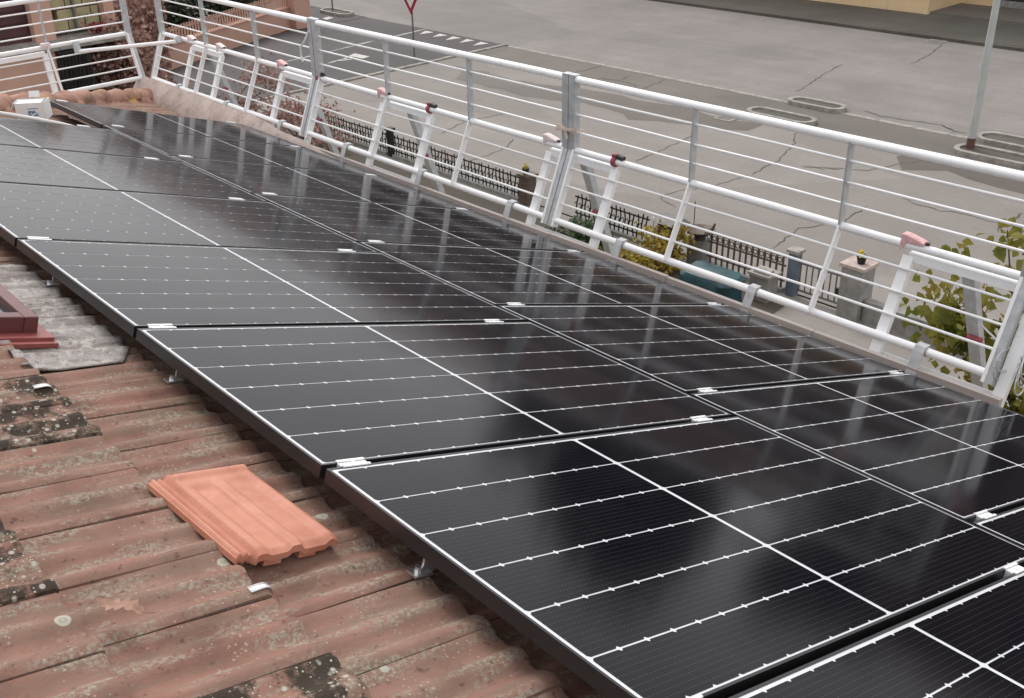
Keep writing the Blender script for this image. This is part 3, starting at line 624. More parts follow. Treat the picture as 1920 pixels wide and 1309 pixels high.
o = b.build('apron', M['lead'], e, 60); sm = o.modifiers.new('solid', 'SOLIDIFY'); sm.thickness = .006; sm.offset = -1

# ------------------------------------------------------------------ guardrail
XB, XT, ZB, ZM, ZT = 3.60, 3.785, -1.112, -.672, -.207
RR = 0.022
OUT_ = .185
def guard(name_label, fn, length, straps=True, open_start=False):
    """fn(s, out, z): s along the rail, out = outward offset (0 bottom rail .. 0.14 top), z height"""
    e = thing('guardrail_section', fn(length / 2, 0, ZB), name_label, 'guardrail', 'white tubular guardrail sections')
    for nm, o_, z_, r_ in (('top_rail', OUT_, ZT, RR + .002), ('middle_rail', OUT_, ZM, RR), ('bottom_rail', 0, ZB, RR)):
        b = MB(); b.tube([fn(.03 + (length - .06) * i / 8, o_, z_ + noise.noise(Vector((i * .7, length, z_ * 9))) * .004) for i in range(9)], r_, 14); b.build(nm, M['rail'], e, 50)
    for k in (1, 2, 3):
        z_ = ZM + (ZT - ZM) * k / 4 + .006; b = MB(); b.tube([fn(.03 + (length - .06) * i / 6, OUT_, z_ + noise.noise(Vector((i * .9, k, length * 2))) * .004) for i in range(7)], .0075, 8); b.build('bar', M['rail'], e, 50)
        z_ = ZB + (ZM - ZB) * k / 4; o_ = OUT_ * k / 4; b = MB(); b.tube([fn(.03 + (length - .06) * i / 6, o_, z_ + noise.noise(Vector((i * .8, k + 4, length * 3))) * .004) for i in range(7)], .0075, 8); b.build('bar', M['rail'], e, 50)
    n = int(round(length))
    for k in range(n + 1):
        s_ = min(max(k * length / n, .022), length - .022); end = k in (0, n)
        wd = .054 if end else .012; dp = .05 if end else .045
        A, B2, C2 = fn(s_, -.012, ZB - .04 if end else ZB), fn(s_, OUT_, ZM), fn(s_, OUT_, ZT + (.03 if end else 0))
        side = (fn(1, 0, 0) - fn(0, 0, 0)).normalized()
        nrm = (fn(0, 1, 0) - fn(0, 0, 0)).normalized()
        b = MB(); b.bar(B2 - Vector((0, 0, .012)), C2, wd, dp, nrm); b.build('upper_post', M['galv'], e)
        if end:
            sg = side * (1 if k == 0 else -1)
            b = MB(); b.bar(A - sg * .008, B2 + Vector((0, 0, .006)) - sg * .008, .036, dp - .006, nrm); b.build('lower_post', M['galv'], e)
            b = MB(); b.bar(A + sg * .0185, B2 + Vector((0, 0, .006)) + sg * .0185, .017, dp, nrm); b.build('post_flange', M['rail'], e)
        else:
            b = MB(); b.bar(A, B2 + Vector((0, 0, .006)), wd, dp, nrm); b.build('lower_post', M['rail'], e)
        for zz in ((ZM + (ZT - ZM) * kk / 4 + .006) for kk in (1, 2, 3)):
            pass
    if straps:
        for k in range(n):
            s_ = (k + .5) * length / n - .13
            b = MB(); pts = [fn(s_, -.105, ZB - .165), fn(s_, -.034, ZB + .004), fn(s_, -.018, ZB + .031), fn(s_, .026, ZB + .031)]
            sd_ = (fn(1, 0, 0) - fn(0, 0, 0)).normalized() * .027; vs = []
            for p in pts: vs += [p - sd_, p + sd_]
            nrm = (fn(0, 1, 0) - fn(0, 0, 0)).normalized() * .004 - Vector((0, 0, .005))
            vs += [p + nrm for p in vs]; f_ = []
            for i in range(3): f_ += [(2 * i, 2 * i + 1, 2 * i + 3, 2 * i + 2), (8 + 2 * i, 8 + 2 * i + 2, 8 + 2 * i + 3, 8 + 2 * i + 1), (2 * i, 2 * i + 2, 8 + 2 * i + 2, 8 + 2 * i), (2 * i + 1, 8 + 2 * i + 1, 8 + 2 * i + 3, 2 * i + 3)]
            f_ += [(0, 8, 9, 1), (6, 7, 15, 14)]
            b.add(vs, f_); b.build('strap', M['galv'], e)
            b = MB(); b.tube([fn(s_ - .034, 0, ZB), fn(s_ - .028, 0, ZB)], RR + .004, 12); b.build('joint_ring', M['galv'], e)
    return e
sideA = lambda u0: (lambda s, o, z: Vector((XB + o, u0 + s, z)))
guard('white guardrail section nearest the camera, above the vine and garden gate', sideA(-.05), 2.98)
guard('white guardrail section in the middle of the eave', sideA(2.945), 3.0)
guard('white guardrail section at the far end of the eave before the corner', sideA(5.965), 3.0)
YB = 9.06
guard('white guardrail section across the far end of the roof', lambda s, o, z: Vector((3.56 - s, YB + o, z)), 3.6, False)
# loose tube bridging the corner
e = thing('bridging_tube', (3.3, 8.9, -.7), 'white tube clamped across the guardrail corner', 'tube')
b = MB(); b.tube([(3.715, 8.47, -.685), (2.94, 9.12, -.745)], .02, 12); b.build('tube', M['rail'], e, 50)
for p, q in (((3.73, 8.44, -.66), (3.73, 8.50, -.68)), ((2.93, 9.17, -.655), (2.93, 9.14, -.76))):
    b = MB(); b.tube([p, Vector(p).lerp(Vector(q), .5), q], .036, 10); b.build('coupler', M['galv'], e, 40)
# support frames clamped to the middle rail
def support(ua, ub, label, c1, c2):
    e = thing('support_frame', (XT, (ua + ub) / 2, -1.4), label, 'support frame', 'support frames behind the guardrail')
    dx = lambda z: XB + .032 + (z - ZB) / (ZM - ZB) * OUT_
    for uu in (ua, ub):
        b = MB(); b.bar((dx(-1.36), uu, -1.36), (dx(ZM - .06), uu, ZM - .06), .055, .035, (1, 0, .3)); b.build('leg', M['rail'], e)
    b = MB(); b.bar((dx(ZM - .06) + .004, ua, ZM - .058), (dx(ZM - .06) + .004, ub, ZM - .058), .04, .045); b.build('cross_bar', M['rail'], e)
    b = MB(); b.box((dx(-1.25) + .03, (ua + ub) / 2, -1.25), (.006, abs(ua - ub) + .02, .10), Matrix.Rotation(.3, 3, 'Y')); b.build('foot_plate', M['rail'], e)
    b = MB()
    for fx_ in (.22, .3, .62, .7): b.tube([(dx(-1.25) + .018, ua + (ub - ua) * fx_, -1.245), (dx(-1.25) + .028, ua + (ub - ua) * fx_, -1.247)], .012, 8)
    b.build('bolt_hole', M['blackbolt'], e)
    um = ua + (ub - ua) * .45
    b = MB(); b.bar((dx(ZM) + .03, um, ZM - .08), (XT + .33, um - .12, -1.75), .06, .05, (1, 0, 0)); b.build('brace', M['galv'], e)
    b = MB(); b.tube([(XT + .13, um - .02, -1.12), (XT + .13, um - .09, -1.12)], .018, 10); b.build('brace_knob', M['redclamp'], e, 40)
    for uu, cm in ((ua, c1), (ub, c2)):
        cl = MB()
        if cm == 'redclamp':
            cl.tube([(XT, uu - .016, ZM + .001), (XT, uu + .016, ZM + .001)], .036, 10); cl.bbox((XT - .02, uu - .016, ZM + .03), (XT + .02, uu + .016, ZM + .052)); kn = (XT, uu - .016, ZM + .038), (XT, uu - .07, ZM + .03); kr = .018
        else:
            y0_, y1_ = uu - .075, uu + .045
            pl = [(y1_, ZM + .058), (y1_, ZM - .025), (y1_ - .018, ZM - .02), (y1_ - .032, ZM + .018), (y0_, ZM + .022), (y0_, ZM + .036), (y1_ - .03, ZM + .058)]; n7 = len(pl)
            cl.add([(XT - .026, p[0], p[1]) for p in pl] + [(XT + .026, p[0], p[1]) for p in pl], [tuple(range(n7)), tuple(range(2 * n7 - 1, n7 - 1, -1))] + [(i, n7 + i, n7 + (i + 1) % n7, (i + 1) % n7) for i in range(n7)]); kn = (XT, y0_ - .001, ZM + .03), (XT, y0_ - .018, ZM + .03); kr = .009
        o = cl.build('rail_clamp', M[cm], e); bv = o.modifiers.new('bevel', 'BEVEL'); bv.width = .004; bv.segments = 2
        b = MB(); b.tube(kn, kr, 8); b.build('clamp_bolt', M['blackbolt'], o)
support(8.28, 7.68, 'white support frame closest to the roof corner', 'paleclamp', 'paleclamp')
support(6.55, 5.94, 'white support frame straddling the farther guardrail joint', 'pinkclamp', 'redclamp')
support(5.02, 4.42, 'white support frame in the middle guardrail section with red clamp', 'pinkclamp', 'redclamp')
support(3.13, 2.54, 'white support frame at the joint with the tied grey post', 'paleclamp', 'redclamp')
support(.55, -.09, 'white support frame nearest the camera with a large pink clamp', 'pinkclamp', 'pinkclamp')
e = thing('support_frame', (2.4, 9.25, -1.4), 'white support frame behind the far end guardrail', 'support frame', 'support frames behind the guardrail')
for xx in (2.62, 2.0):
    b = MB(); b.bar((xx, 9.10, -1.36), (xx, 9.24, ZM - .06), .05, .05, (0, 1, .3)); b.build('leg', M['rail'], e)
b = MB(); b.bar((2.0, 9.24, ZM - .06), (2.62, 9.24, ZM - .06), .04, .045); b.build('cross_bar', M['rail'], e)
for xx in (2.62, 2.0):
    b = MB(); b.bbox((xx - .03, 9.16, ZM + .015), (xx + .05, 9.23, ZM + .05)); b.build('rail_clamp', M['paleclamp'], e)
# wire ties and tape
b = MB()
for k in range(3):
    pts = []
    for i in range(25):
        a = 2 * math.pi * i / 12 + k; pts.append((XB + .02 + .06 * math.cos(a) + .01 * k, -.06 - .11 * i / 24 + .03 * math.sin(a * .5), -1.03 + .05 * math.sin(a) - .05 * k))
    b.tube(pts, .004, 5)
b.tube([(XB + .1, .1, -.93), (XB + .05, -.03, -.97), (XB + .12, -.15, -1.03), (XB + .1, -.4, -1.02)], .005, 5)
single('wire_tie', b, M['galv'], 'loose grey wire wound round the end post nearest the camera', 'wire')
b = MB(); zt = -.55
for i in range(3):
    a = i * .008; b.bar((XT - .032 - a, 2.86, zt + .015 * i), (XT - .032 - a, 3.03, zt + .03 - .012 * i), .004, .018)
b.bar((XT - .04, 2.93, zt - .045), (XT - .04, 2.95, zt + .02), .006, .02)
b.bbox((XT - .03, 2.855, zt), (XT + .03, 2.86, zt + .02)); b.bbox((XT - .03, 3.03, zt), (XT + .03, 3.035, zt + .02))
single('tape_tie', b, M['tape'], 'pale tape knotted round the grey joint post', 'tape')
b = MB(); pts = [(XT - .03, 6.0, -.29), (XT - .05, 6.03, -.36), (XT - .06, 6.10, -.43), (XT - .05, 6.12, -.50), (XT - .05, 6.10, -.55)]; b.tube(pts, .009, 6)
single('hanging_tie', b, M['signwhite'], 'white strip hanging from the farther joint post', 'tie')

# ------------------------------------------------------------------ carton, conduit at the far panel end
e = thing('carton', W(6.15, 1.5, -.1), 'small open white carton with blue print beside the far panels', 'box')
cx0 = W(6.08, 1.50, -.085); fx = Vector((.80, -.60, 0)).normalized(); fy = Vector((-fx.y, fx.x, 0)); R_ = Matrix((fx, fy, Vector((0, 0, 1)))).transposed()
CS = .78
def cbox(c, d, mat, nm, rot=None):
    b = MB(); b.box(cx0 + R_ @ (Vector(c) * CS), [q_ * CS for q_ in d], R_ @ rot if rot else R_); return b.build(nm, mat, e)
cbox((0, -.09, .08), (.27, .004, .165), M['carton'], 'front_panel'); cbox((0, .09, .08), (.27, .004, .165), M['carton'], 'back_panel')
cbox((-.135, 0, .08), (.004, .176, .165), M['carton'], 'side_panel'); cbox((.135, 0, .08), (.004, .176, .165), M['carton'], 'side_panel'); cbox((0, 0, .002), (.266, .176, .004), M['carton'], 'bottom_panel')
cbox((0, .10, .20), (.10, .06, .004), M['carton'], 'flap', Matrix.Rotation(1.2, 3, 'X')); cbox((-.165, 0, .135), (.07, .165, .004), M['carton'], 'flap', Matrix.Rotation(-1.1, 3, 'Y')); cbox((-.02, -.02, .155), (.24, .12, .004), M['carton'], 'flap', Matrix.Rotation(.12, 3, 'X'))
b = MB()
for k in range(26):
    xx, zz = .03 + rnd.uniform(-.05, .045), .062 + rnd.uniform(-.022, .022); b.box(cx0 + R_ @ (Vector((xx, -.0928, zz)) * CS), (rnd.uniform(.006, .018), .0012, rnd.uniform(.004, .011)), R_)
for k in range(9): b.box(cx0 + R_ @ (Vector((-.02 + k * .011, -.0928, .108)) * CS), (.007, .0012, .006), R_)
b.build('printed_logo', M['blueprint'], e)
b = MB(); b.tube([W(5.40, .75, .01), W(5.41, 1.0, .012), W(5.40, 1.25, .0), W(5.39, 1.42, -.012), W(5.43, 1.52, -.03), W(5.52, 1.6, -.07)], .014, 10)
single('conduit', b, M['hose'], 'white plastic conduit running along the far edge of the panels', 'conduit', smooth=50)

# ------------------------------------------------------------------ vegetation helpers
def leafcard(b, c, size, nrm=None, droop=0.0, m=0):
    n = nrm or Vector((rnd.gauss(0, 1), rnd.gauss(0, 1), rnd.gauss(0.5, 1))).normalized()
    a = n.orthogonal().normalized(); a.rotate(Matrix.Rotation(rnd.uniform(0, 6.28), 3, n)); a = (a + Vector((0, 0, -droop))).normalized(); s_ = a.cross(n).normalized()
    L = size * rnd.uniform(.7, 1.25); wd = L * .42; fold = n * L * .1
    b.add([c, c + a * L * .3 + s_ * wd + fold, c + a * L * .55 + s_ * wd * .75 + fold, c + a * L, c + a * L * .55 - s_ * wd * .75 + fold, c + a * L * .3 - s_ * wd + fold, c + a * L * .5], [(0, 1, 2, 6), (6, 2, 3), (0, 6, 4, 5), (6, 3, 4)], m)
def limbs(b, base, tips, r0):
    for t_ in tips:
        t_ = Vector(t_); base = Vector(base); mid = base.lerp(t_, .5) + Vector((rnd.uniform(-.1, .1), rnd.uniform(-.1, .1), rnd.uniform(0, .15))) * (t_ - base).length * .6
        pts = [base.lerp(mid, i / 4).lerp(mid.lerp(t_, i / 4), i / 4) for i in range(5)]; b.tube(pts, r0, 6, r2=r0 * .25)
def shrub(name, c, rad, n, size, mat, label, cat='shrub', group=None, droop=.2, clumps=9):
    e = thing(name, c, label, cat, group); c = Vector(c); b = MB(); tips = []
    cl = [c + Vector((rnd.gauss(0, .5) * rad[0], rnd.gauss(0, .5) * rad[1], rad[2] * rnd.uniform(.25, 1.7))) for _ in range(clumps)]
    for k in range(n):
        q = rnd.choice(cl); s_ = .42; p = q + Vector((rnd.gauss(0, s_) * rad[0] * .6, rnd.gauss(0, s_) * rad[1] * .6, rnd.gauss(0, s_) * rad[2] * .6))
        p.z = max(p.z, c.z + .03); leafcard(b, p, size, droop=droop)
    b.build('foliage', mat, e); b = MB(); limbs(b, c, cl, .018 + .01 * rad[2]); b.build('stem', M['bark'], e); return e
# vine / young tree beside the eave at the right
e = thing('vine_tree', (8.3, 1.2, ZG), 'leafy young tree with yellowing hanging leaves beside the near end of the guardrail', 'tree')
b = MB(); b.tube([(8.4, .9, ZG), (8.35, 1.0, -5.2), (8.3, 1.2, -4.2), (8.25, 1.45, -3.4)], .07, 8, r2=.03)
tips = [(8.2, 2.35, -2.85), (8.1, 2.15, -3.1), (8.35, 1.95, -2.25), (8.5, 1.7, -2.2), (8.15, 2.0, -3.55), (8.0, 1.55, -3.6), (8.3, 1.3, -2.9), (8.5, .9, -2.5), (8.1, 1.0, -3.6), (8.6, .5, -3.0), (8.0, 1.9, -4.0), (8.2, 2.4, -4.3), (8.4, 1.0, -4.2)]
for t_ in tips: limbs(b, (8.3, 1.2, -4.2) if t_[2] > -3.4 else (8.33, 1.1, -4.8), [t_], .02)
b.build('trunk', M['bark'], e, 50)
b = MB()
for (x_, y_, z_), n_, sp in (((8.2, 2.3, -2.55), 9, .12), ((8.1, 2.18, -3.0), 80, .20), ((8.08, 2.0, -3.25), 70, .17), ((8.45, 1.88, -2.33), 18, .15), ((8.5, 1.72, -2.25), 14, .12), ((8.4, 1.8, -2.6), 8, .12), ((8.1, 1.75, -3.45), 26, .2), ((8.2, 1.45, -3.0), 50, .28), ((8.2, 1.3, -3.4), 60, .3), ((8.1, 1.45, -3.85), 150, .3), ((8.1, 1.1, -4.0), 170, .35), ((8.4, .8, -3.2), 120, .4), ((8.1, 2.2, -4.4), 20, .25), ((8.2, 1.6, -4.5), 110, .35), ((8.5, .4, -3.8), 160, .5), ((8.0, 2.1, -3.75), 10, .12)):
    for k in range(int(n_ * 2.3)): leafcard(b, Vector((x_ + rnd.gauss(0, sp), y_ + rnd.gauss(0, sp * .8), z_ + rnd.gauss(0, sp * .85))), .115, droop=.9)
b.build('crown', M['leaf_vine'], e)

# ------------------------------------------------------------------ garden boundary
XF = 14.8
def bars_fence(y0, y1, label, style):
    e = thing('iron_fence', (XF, (y0 + y1) / 2, ZG), label, 'fence', 'wrought iron garden fences'); zt = -6.42
    b = MB(); b.bbox((XF - .09, y0, ZG - .05), (XF + .09, y1, ZG + .08)); b.build('plinth', M['concpost'], e)
    for z_ in ((ZG + .16, zt - .05) if style != 'ring' else (ZG + .2, -6.5, -6.32)):
        b = MB(); b.bbox((XF - .014, y0, z_), (XF + .014, y1, z_ + .03)); b.build('rail', M['iron' if style != 'ring' else 'brownrail'], e)
    n = int((y1 - y0) / (.13 if style != 'ring' else .145))
    for i in range(n + 1):
        yy = y0 + (y1 - y0) * (i + .5) / (n + 1); b = MB()
        if style == 'wavy':
            z0, z1 = ZG + .08, zt + rnd.uniform(-.02, .06); ph = rnd.uniform(0, 6); pts = [(XF, yy + .025 * math.sin(ph + t_ * 5), z0 + (z1 - z0) * t_) for t_ in [k / 6 for k in range(7)]]; b.tube(pts, .016, 5)
            b.tube([(XF, yy + .05, -6.72), (XF, yy + .01, -6.66 + rnd.uniform(-.04, .04)), (XF, yy + .045, -6.58), (XF, yy + .09, -6.63)], .011, 5)
            b.build('picket', M['iron'], e)
        else:
            b.bbox((XF - .013, yy - .016, ZG + .08), (XF + .013, yy + .016, -6.30)); b.build('picket', M['brownrail'], e)
            b = MB(); R2 = .045; pts = [(XF, yy + .072 + R2 * math.cos(a), -6.40 + R2 * math.sin(a)) for a in [2 * math.pi * k / 10 for k in range(11)]]; b.tube(pts, .011, 5, cap=False); b.build('ring', M['brownrail'], e)
bars_fence(15.35, 20.2, 'black wrought iron fence with curling pickets right of its middle post', 'wavy')
bars_fence(20.5, 25.0, 'black wrought iron fence with curling pickets farther toward the side street', 'wavy')
bars_fence(11.5, 13.6, 'short black iron fence with an open top behind the green plants', 'wavy')
bars_fence(8.25, 10.0, 'brown iron fence with a row of rings under its top rail', 'ring')
def pillar(y_, w_, zt, mat, label, cap=None):
    e = thing('gate_pillar', (XF, y_, ZG), label, 'pillar', 'garden gate pillars'); b = MB(); b.bbox((XF - w_ / 2, y_ - w_ / 2, ZG - .05), (XF + w_ / 2, y_ + w_ / 2, zt)); o = b.build('shaft', mat, e)
    b = MB(); d = w_ / 2 + .035; b.bbox((XF - d, y_ - d, zt), (XF + d, y_ + d, zt + .06)); b.build('cap', cap or mat, e); return e
pillar(15.12, .28, -6.35, M['brownrail'], 'dark brick pillar between the iron fences with a potted plant on top')
pillar(20.35, .14, -6.3, M['iron'], 'thin black post in the middle of the iron fence')
pillar(8.08, .17, -6.16, M['bluepost'], 'slim blue grey gate post with a flat cap', M['kerb'])
pillar(6.84, .40, -6.05, M['concpost'], 'stained concrete gate pillar with a flower pot on top', M['coping'])
def potted(x_, y_, z_, label):
    e = thing('flower_pot', (x_, y_, z_), label, 'flower pot', 'pots on the pillars'); b = MB(); b.lathe((x_, y_, z_), [(.06, 0), (.085, .12), (.09, .12), (.09, .14), (.075, .14)], 12); b.build('pot', M['iron'], e, 40)
    b = MB()
    for k in range(26): leafcard(b, Vector((x_ + rnd.gauss(0, .035), y_ + rnd.gauss(0, .035), z_ + .175 + rnd.gauss(0, .025))), .06)
    b.build('flowers', M['flower'], e)
potted(14.75, 15.12, -6.29, 'black pot of yellow flowers on the dark brick pillar'); potted(14.78, 6.80, -5.99, 'black pot of yellow flowers on the concrete gate pillar')
e = thing('garden_gate', (XF, 7.5, ZG), 'small grey barred garden gate beside the concrete pillar', 'gate')
for z_ in (ZG + .12, -6.35):
    b = MB(); b.bbox((XF - .015, 7.08, z_), (XF + .015, 7.97, z_ + .035)); b.build('rail', M['polegrey'], e)
for i in range(8):
    yy = 7.1 + i * .12; b = MB(); b.bbox((XF - .01, yy - .01, ZG + .155), (XF + .01, yy + .01, -6.35)); b.build('bar', M['polegrey'], e)
b = MB(); b.bbox((XF - .03, 7.1, -6.72), (XF + .03, 7.2, -6.58)); b.build('lock', M['blackbolt'], e)
# concrete wall right of the pillar
b = MB(); b.bbox((14.72, -3, ZG - .05), (14.9, 6.62, -6.62)); single('garden_wall', b, M['concpost'], 'low stained concrete wall running right from the gate pillar', 'wall')
# mailbox, bird feeder
e = thing('letter_box', (14.6, 10.95, ZG), 'dark letter box with a pitched lid on a thin white pole', 'letter box')
b = MB(); b.tube([(14.5, 11.15, ZG), (14.5, 11.15, -6.22)], .018, 8); b.build('pole', M['signwhite'], e)
b = MB(); b.bbox((14.55, 10.62, -6.62), (14.85, 11.08, -6.30)); b.build('body', M['brownrail'], e)
b = MB(); b.add([(14.47, 10.55, -6.30), (14.93, 10.55, -6.30), (14.70, 10.55, -6.14), (14.47, 11.16, -6.30), (14.93, 11.16, -6.30), (14.70, 11.16, -6.14)], [(0, 1, 2), (3, 5, 4), (0, 2, 5, 3), (1, 4, 5, 2), (0, 3, 4, 1)]); b.build('lid', M['concpost'], e)
e = thing('bird_table', (14.75, 10.2, ZG), 'weathered bird table with upturned tray on a concrete post', 'bird table')
b = MB(); b.bbox((14.63, 10.0, ZG), (14.9, 10.38, -6.5)); b.build('post', M['concpost'], e)
b = MB(); b.lathe((14.76, 10.18, -6.5), [(.10, 0), (.12, .1), (.27, .22), (.29, .22), (.24, .17), (.08, .15)], 14); b.build('tray', M['brownrail'], e, 40)
b = MB(); b.tube([(14.76, 10.05, -6.35), (14.76, 9.9, -6.2), (14.76, 9.85, -6.08)], .05, 7, r2=.02); b.build('spout', M['brownrail'], e)
b = MB(); b.tube([(14.76, 10.35, -6.3), (14.76, 10.35, -5.75)], .009, 6); b.build('rod', M['iron'], e)
# tarpaulin-covered bin
e = thing('covered_bin', (13.6, 9.3, ZG), 'large bin covered with a crumpled teal tarpaulin by the shrubs', 'bin')
b = MB(); vs = []; n_ = 20
for z_, sc in ((ZG, 1.0), (ZG + .25, .97), (ZG + .5, 1.0), (ZG + .57, .9), (ZG + .62, .45)):
    for k in range(n_):
        a = 2 * math.pi * k / n_; sx_ = abs(math.cos(a)) ** .45 * math.copysign(1, math.cos(a)); sy_ = abs(math.sin(a)) ** .45 * math.copysign(1, math.sin(a))
        vs.append((13.55 + sx_ * .36 * sc + rnd.uniform(-.025, .025), 8.95 + sy_ * .55 * sc + rnd.uniform(-.025, .025), z_ + rnd.uniform(-.02, .02)))
fs = [(i * n_ + j, i * n_ + (j + 1) % n_, (i + 1) * n_ + (j + 1) % n_, (i + 1) * n_ + j) for i in range(4) for j in range(n_)] + [tuple(range(4 * n_, 5 * n_))]
b.add(vs, fs); b.build('tarpaulin', M['teal'], e, 30)
b = MB(); b.bbox((13.25, 8.5, ZG), (13.85, 9.4, ZG + .03)); b.build('base_board', M['kerb'], e)
# low white stand by the gate post
e = thing('garden_stand', (14.3, 8.3, ZG), 'small grey garden stand with a pale top beside the slim gate post', 'stand')
b = MB(); b.bbox((14.1, 8.12, -6.52), (14.5, 8.58, -6.47)); b.bbox((14.16, 8.2, -6.469), (14.36, 8.5, -6.42)); b.build('top', M['kerb'], e)
b = MB(); b.bbox((14.14, 8.16, ZG), (14.46, 8.54, -6.521)); b.build('body', M['concpost'], e)
shrub('yellow_shrub', (13.6, 10.5, ZG), (.5, .8, .38), 900, .09, M['leaf_yellow'], 'yellow leaved shrub spreading beside the teal tarpaulin')
shrub('yellow_shrub', (14.3, 10.5, ZG), (.25, .4, .5), 420, .10, M['leaf_yellow'], 'tall yellowing shrub growing up round the bird table')
shrub('yellow_shrub', (12.7, 9.75, ZG), (.35, .55, .26), 520, .085, M['leaf_yellow'], 'yellow shrub in front of the teal tarpaulin', droop=.3)
shrub('yellow_shrub', (13.0, 11.3, ZG), (.5, .8, .22), 600, .09, M['leaf_yellow'], 'low yellow shrub in front of the letter box pole')
shrub('green_plant', (13.9, 12.2, ZG), (.4, .7, .28), 600, .13, M['leaf_green'], 'green leafy plant left of the letter box pole', 'plant')
shrub('green_plant', (13.2, 12.9, ZG), (.4, .7, .22), 500, .12, M['leaf_green'], 'low green plant under the short iron fence', 'plant')
shrub('green_plant', (11.6, 16.9, ZG), (.35, 1.2, .12), 500, .10, M['leaf_green'], 'bright green ground plant by the eave board under the middle rail', 'plant')
shrub('green_plant', (12.3, 6.4, ZG), (.35, .5, .25), 380, .11, M['leaf_yellow'], 'yellow green plant in the yard under the near rail', 'plant')
shrub('dry_shrub', (13.8, 23.3, ZG), (.8, 1.7, .55), 1700, .09, M['leaf_brown'], 'dry brown shrub behind the far iron fence')
shrub('dry_shrub', (12.9, 26.4, ZG), (1.3, 1.2, .8), 2400, .10, M['leaf_brown'], 'large dry brown shrub at the corner of the side street')

# ------------------------------------------------------------------ street furniture
e = thing('street_lamp', (24.96, 9.94, ZG), 'tall pale grey lamp post standing on the end of the kerbed island', 'lamp post')
b = MB(); b.tube([(24.96, 9.94, ZG + .35), (24.96, 9.94, ZG + 4), (24.96, 9.94, ZG + 8.6)], .098, 16, r2=.055); b.build('pole', M['poleg'], e, 50)
b = MB(); b.tube([(24.96, 9.94, ZG), (24.96, 9.94, ZG + .35)], .10, 16); b.build('foot', M['rust'], e, 50)
b = MB(); b.tube([(24.96, 9.94, ZG + 8.6), (25.3, 9.94, ZG + 8.9), (26.3, 9.94, ZG + 9.0)], .035, 8); b.build('arm', M['poleg'], e, 50)
b = MB(); b.box((26.6, 9.94, ZG + 9.0), (.7, .28, .12)); b.build('lamp_head', M['galv'], e)
e = thing('give_way_sign', (22.3, 29.0, ZG), 'red and white triangular give way sign on a thin grey pole', 'road sign')
b = MB(); b.tube([(22.3, 29.0, ZG), (22.3, 29.0, ZG + 2.5)], .032, 10); b.build('pole', M['polegrey'], e, 50)
def tri(c, s_, x0, x1):
    b = MB(); h = s_ * math.sqrt(3) / 2; dy = Vector((-.25, .97, 0)); pts = [Vector((0, 0, 0)), dy * (-s_ / 2) + Vector((0, 0, h)), dy * (s_ / 2) + Vector((0, 0, h))]
    n_ = Vector((.97, .25, 0)); b.add([Vector(c) + p + n_ * x0 for p in pts] + [Vector(c) + p + n_ * x1 for p in pts], [(0, 1, 2), (3, 5, 4), (0, 3, 4, 1), (1, 4, 5, 2), (2, 5, 3, 0)]); return b
tri((22.25, 28.99, ZG + 1.58), .95, -.012, 0).build('red_border', M['signred'], e); tri((22.25, 28.99, ZG + 1.80), .60, -.016, -.0125).build('white_face', M['signwhite'], e)
e = thing('sign_pole', (25.7, 39.3, ZG), 'thin dark pole standing on the small far island', 'pole'); b = MB(); b.tube([(25.7, 39.3, ZG), (25.7, 39.3, ZG + 3)], .035, 8); b.build('shaft', M['polegrey'], e, 50)
b = MB(); b.tube([(25.7, 39.3, ZG), (25.7, 39.3, ZG + .1)], .07, 8); b.build('foot', M['polegrey'], e)

# ------------------------------------------------------------------ buildings across the road (tops show only as reflections in the panels)
def building(name, x0, y0, x1, y1, z1, wallm, label, rows, cols_y, roofm='roofred', roofh=1.6, zb=ZG):
    e = thing(name, ((x0 + x1) / 2, (y0 + y1) / 2, ZG), label, 'building', 'houses across the road')
    zs = -5.3 if name == 'ochre_building' else zb
    b = MB(); b.bbox((x0, y0, zb), (x1, y1, z1 if zs == zb else zs)); b.build('wall', wallm, e)
    if zs != zb: b = MB(); b.bbox((x0 + .004, y0, zs), (x1, y1, z1)); b.build('unseen_upper_wall', M['brick'], e)  # storeys out of view, added in dark brick to darken the panel reflections
    b = MB(); o_ = .45; xm = (x0 + x1) / 2
    b.add([(x0 - o_, y0 - o_, z1 + .01), (x1 + o_, y0 - o_, z1 + .01), (x1 + o_, y1 + o_, z1 + .01), (x0 - o_, y1 + o_, z1 + .01), (xm, y0 + 1.5, z1 + roofh), (xm, y1 - 1.5, z1 + roofh)], [(0, 3, 2, 1), (0, 4, 5, 3), (2, 5, 4, 1), (0, 1, 4), (3, 5, 2)]); b.build('roof', M[roofm], e)
    for zr in rows:
        for k in range(cols_y):
            yc = y0 + (y1 - y0) * (k + .5) / cols_y; b = MB(); b.bbox((x0 - .03, yc - .5, zr), (x0 + .05, yc + .5, zr + 1.4)); wnd = b.build('window', M['glassdark'], e)
            for s_ in (-1, 1):
                b = MB(); b.bbox((x0 - .07, yc + s_ * .78 - .26, zr - .02), (x0 - .02, yc + s_ * .78 + .26, zr + 1.42)); b.build('shutter', M['maroon'], wnd)
    return e
ob_ = building('ochre_building', 39.8, 19.45, 50, 34.5, .2, M['ochre'], 'ochre rendered building across the road with a recessed corner', (-5.3, -2.4), 5)
b = MB(); b.bbox((42.3, 17.8, ZG), (43.0, 19.45, -5.3)); b.build('set_back_wall', M['ochre'], ob_)
b = MB(); b.bbox((42.304, 15.0, -5.3), (43.0, 19.45, -.5)); b.build('unseen_upper_wall', M['brick'], ob_)  # out-of-view wall, added dark so the panels mirror no ochre
b = MB(); b.bbox((39.77, 19.2, ZG + .115), (42.296, 19.447, -5.3)); b.build('return_wall', M['ochre'], ob_)
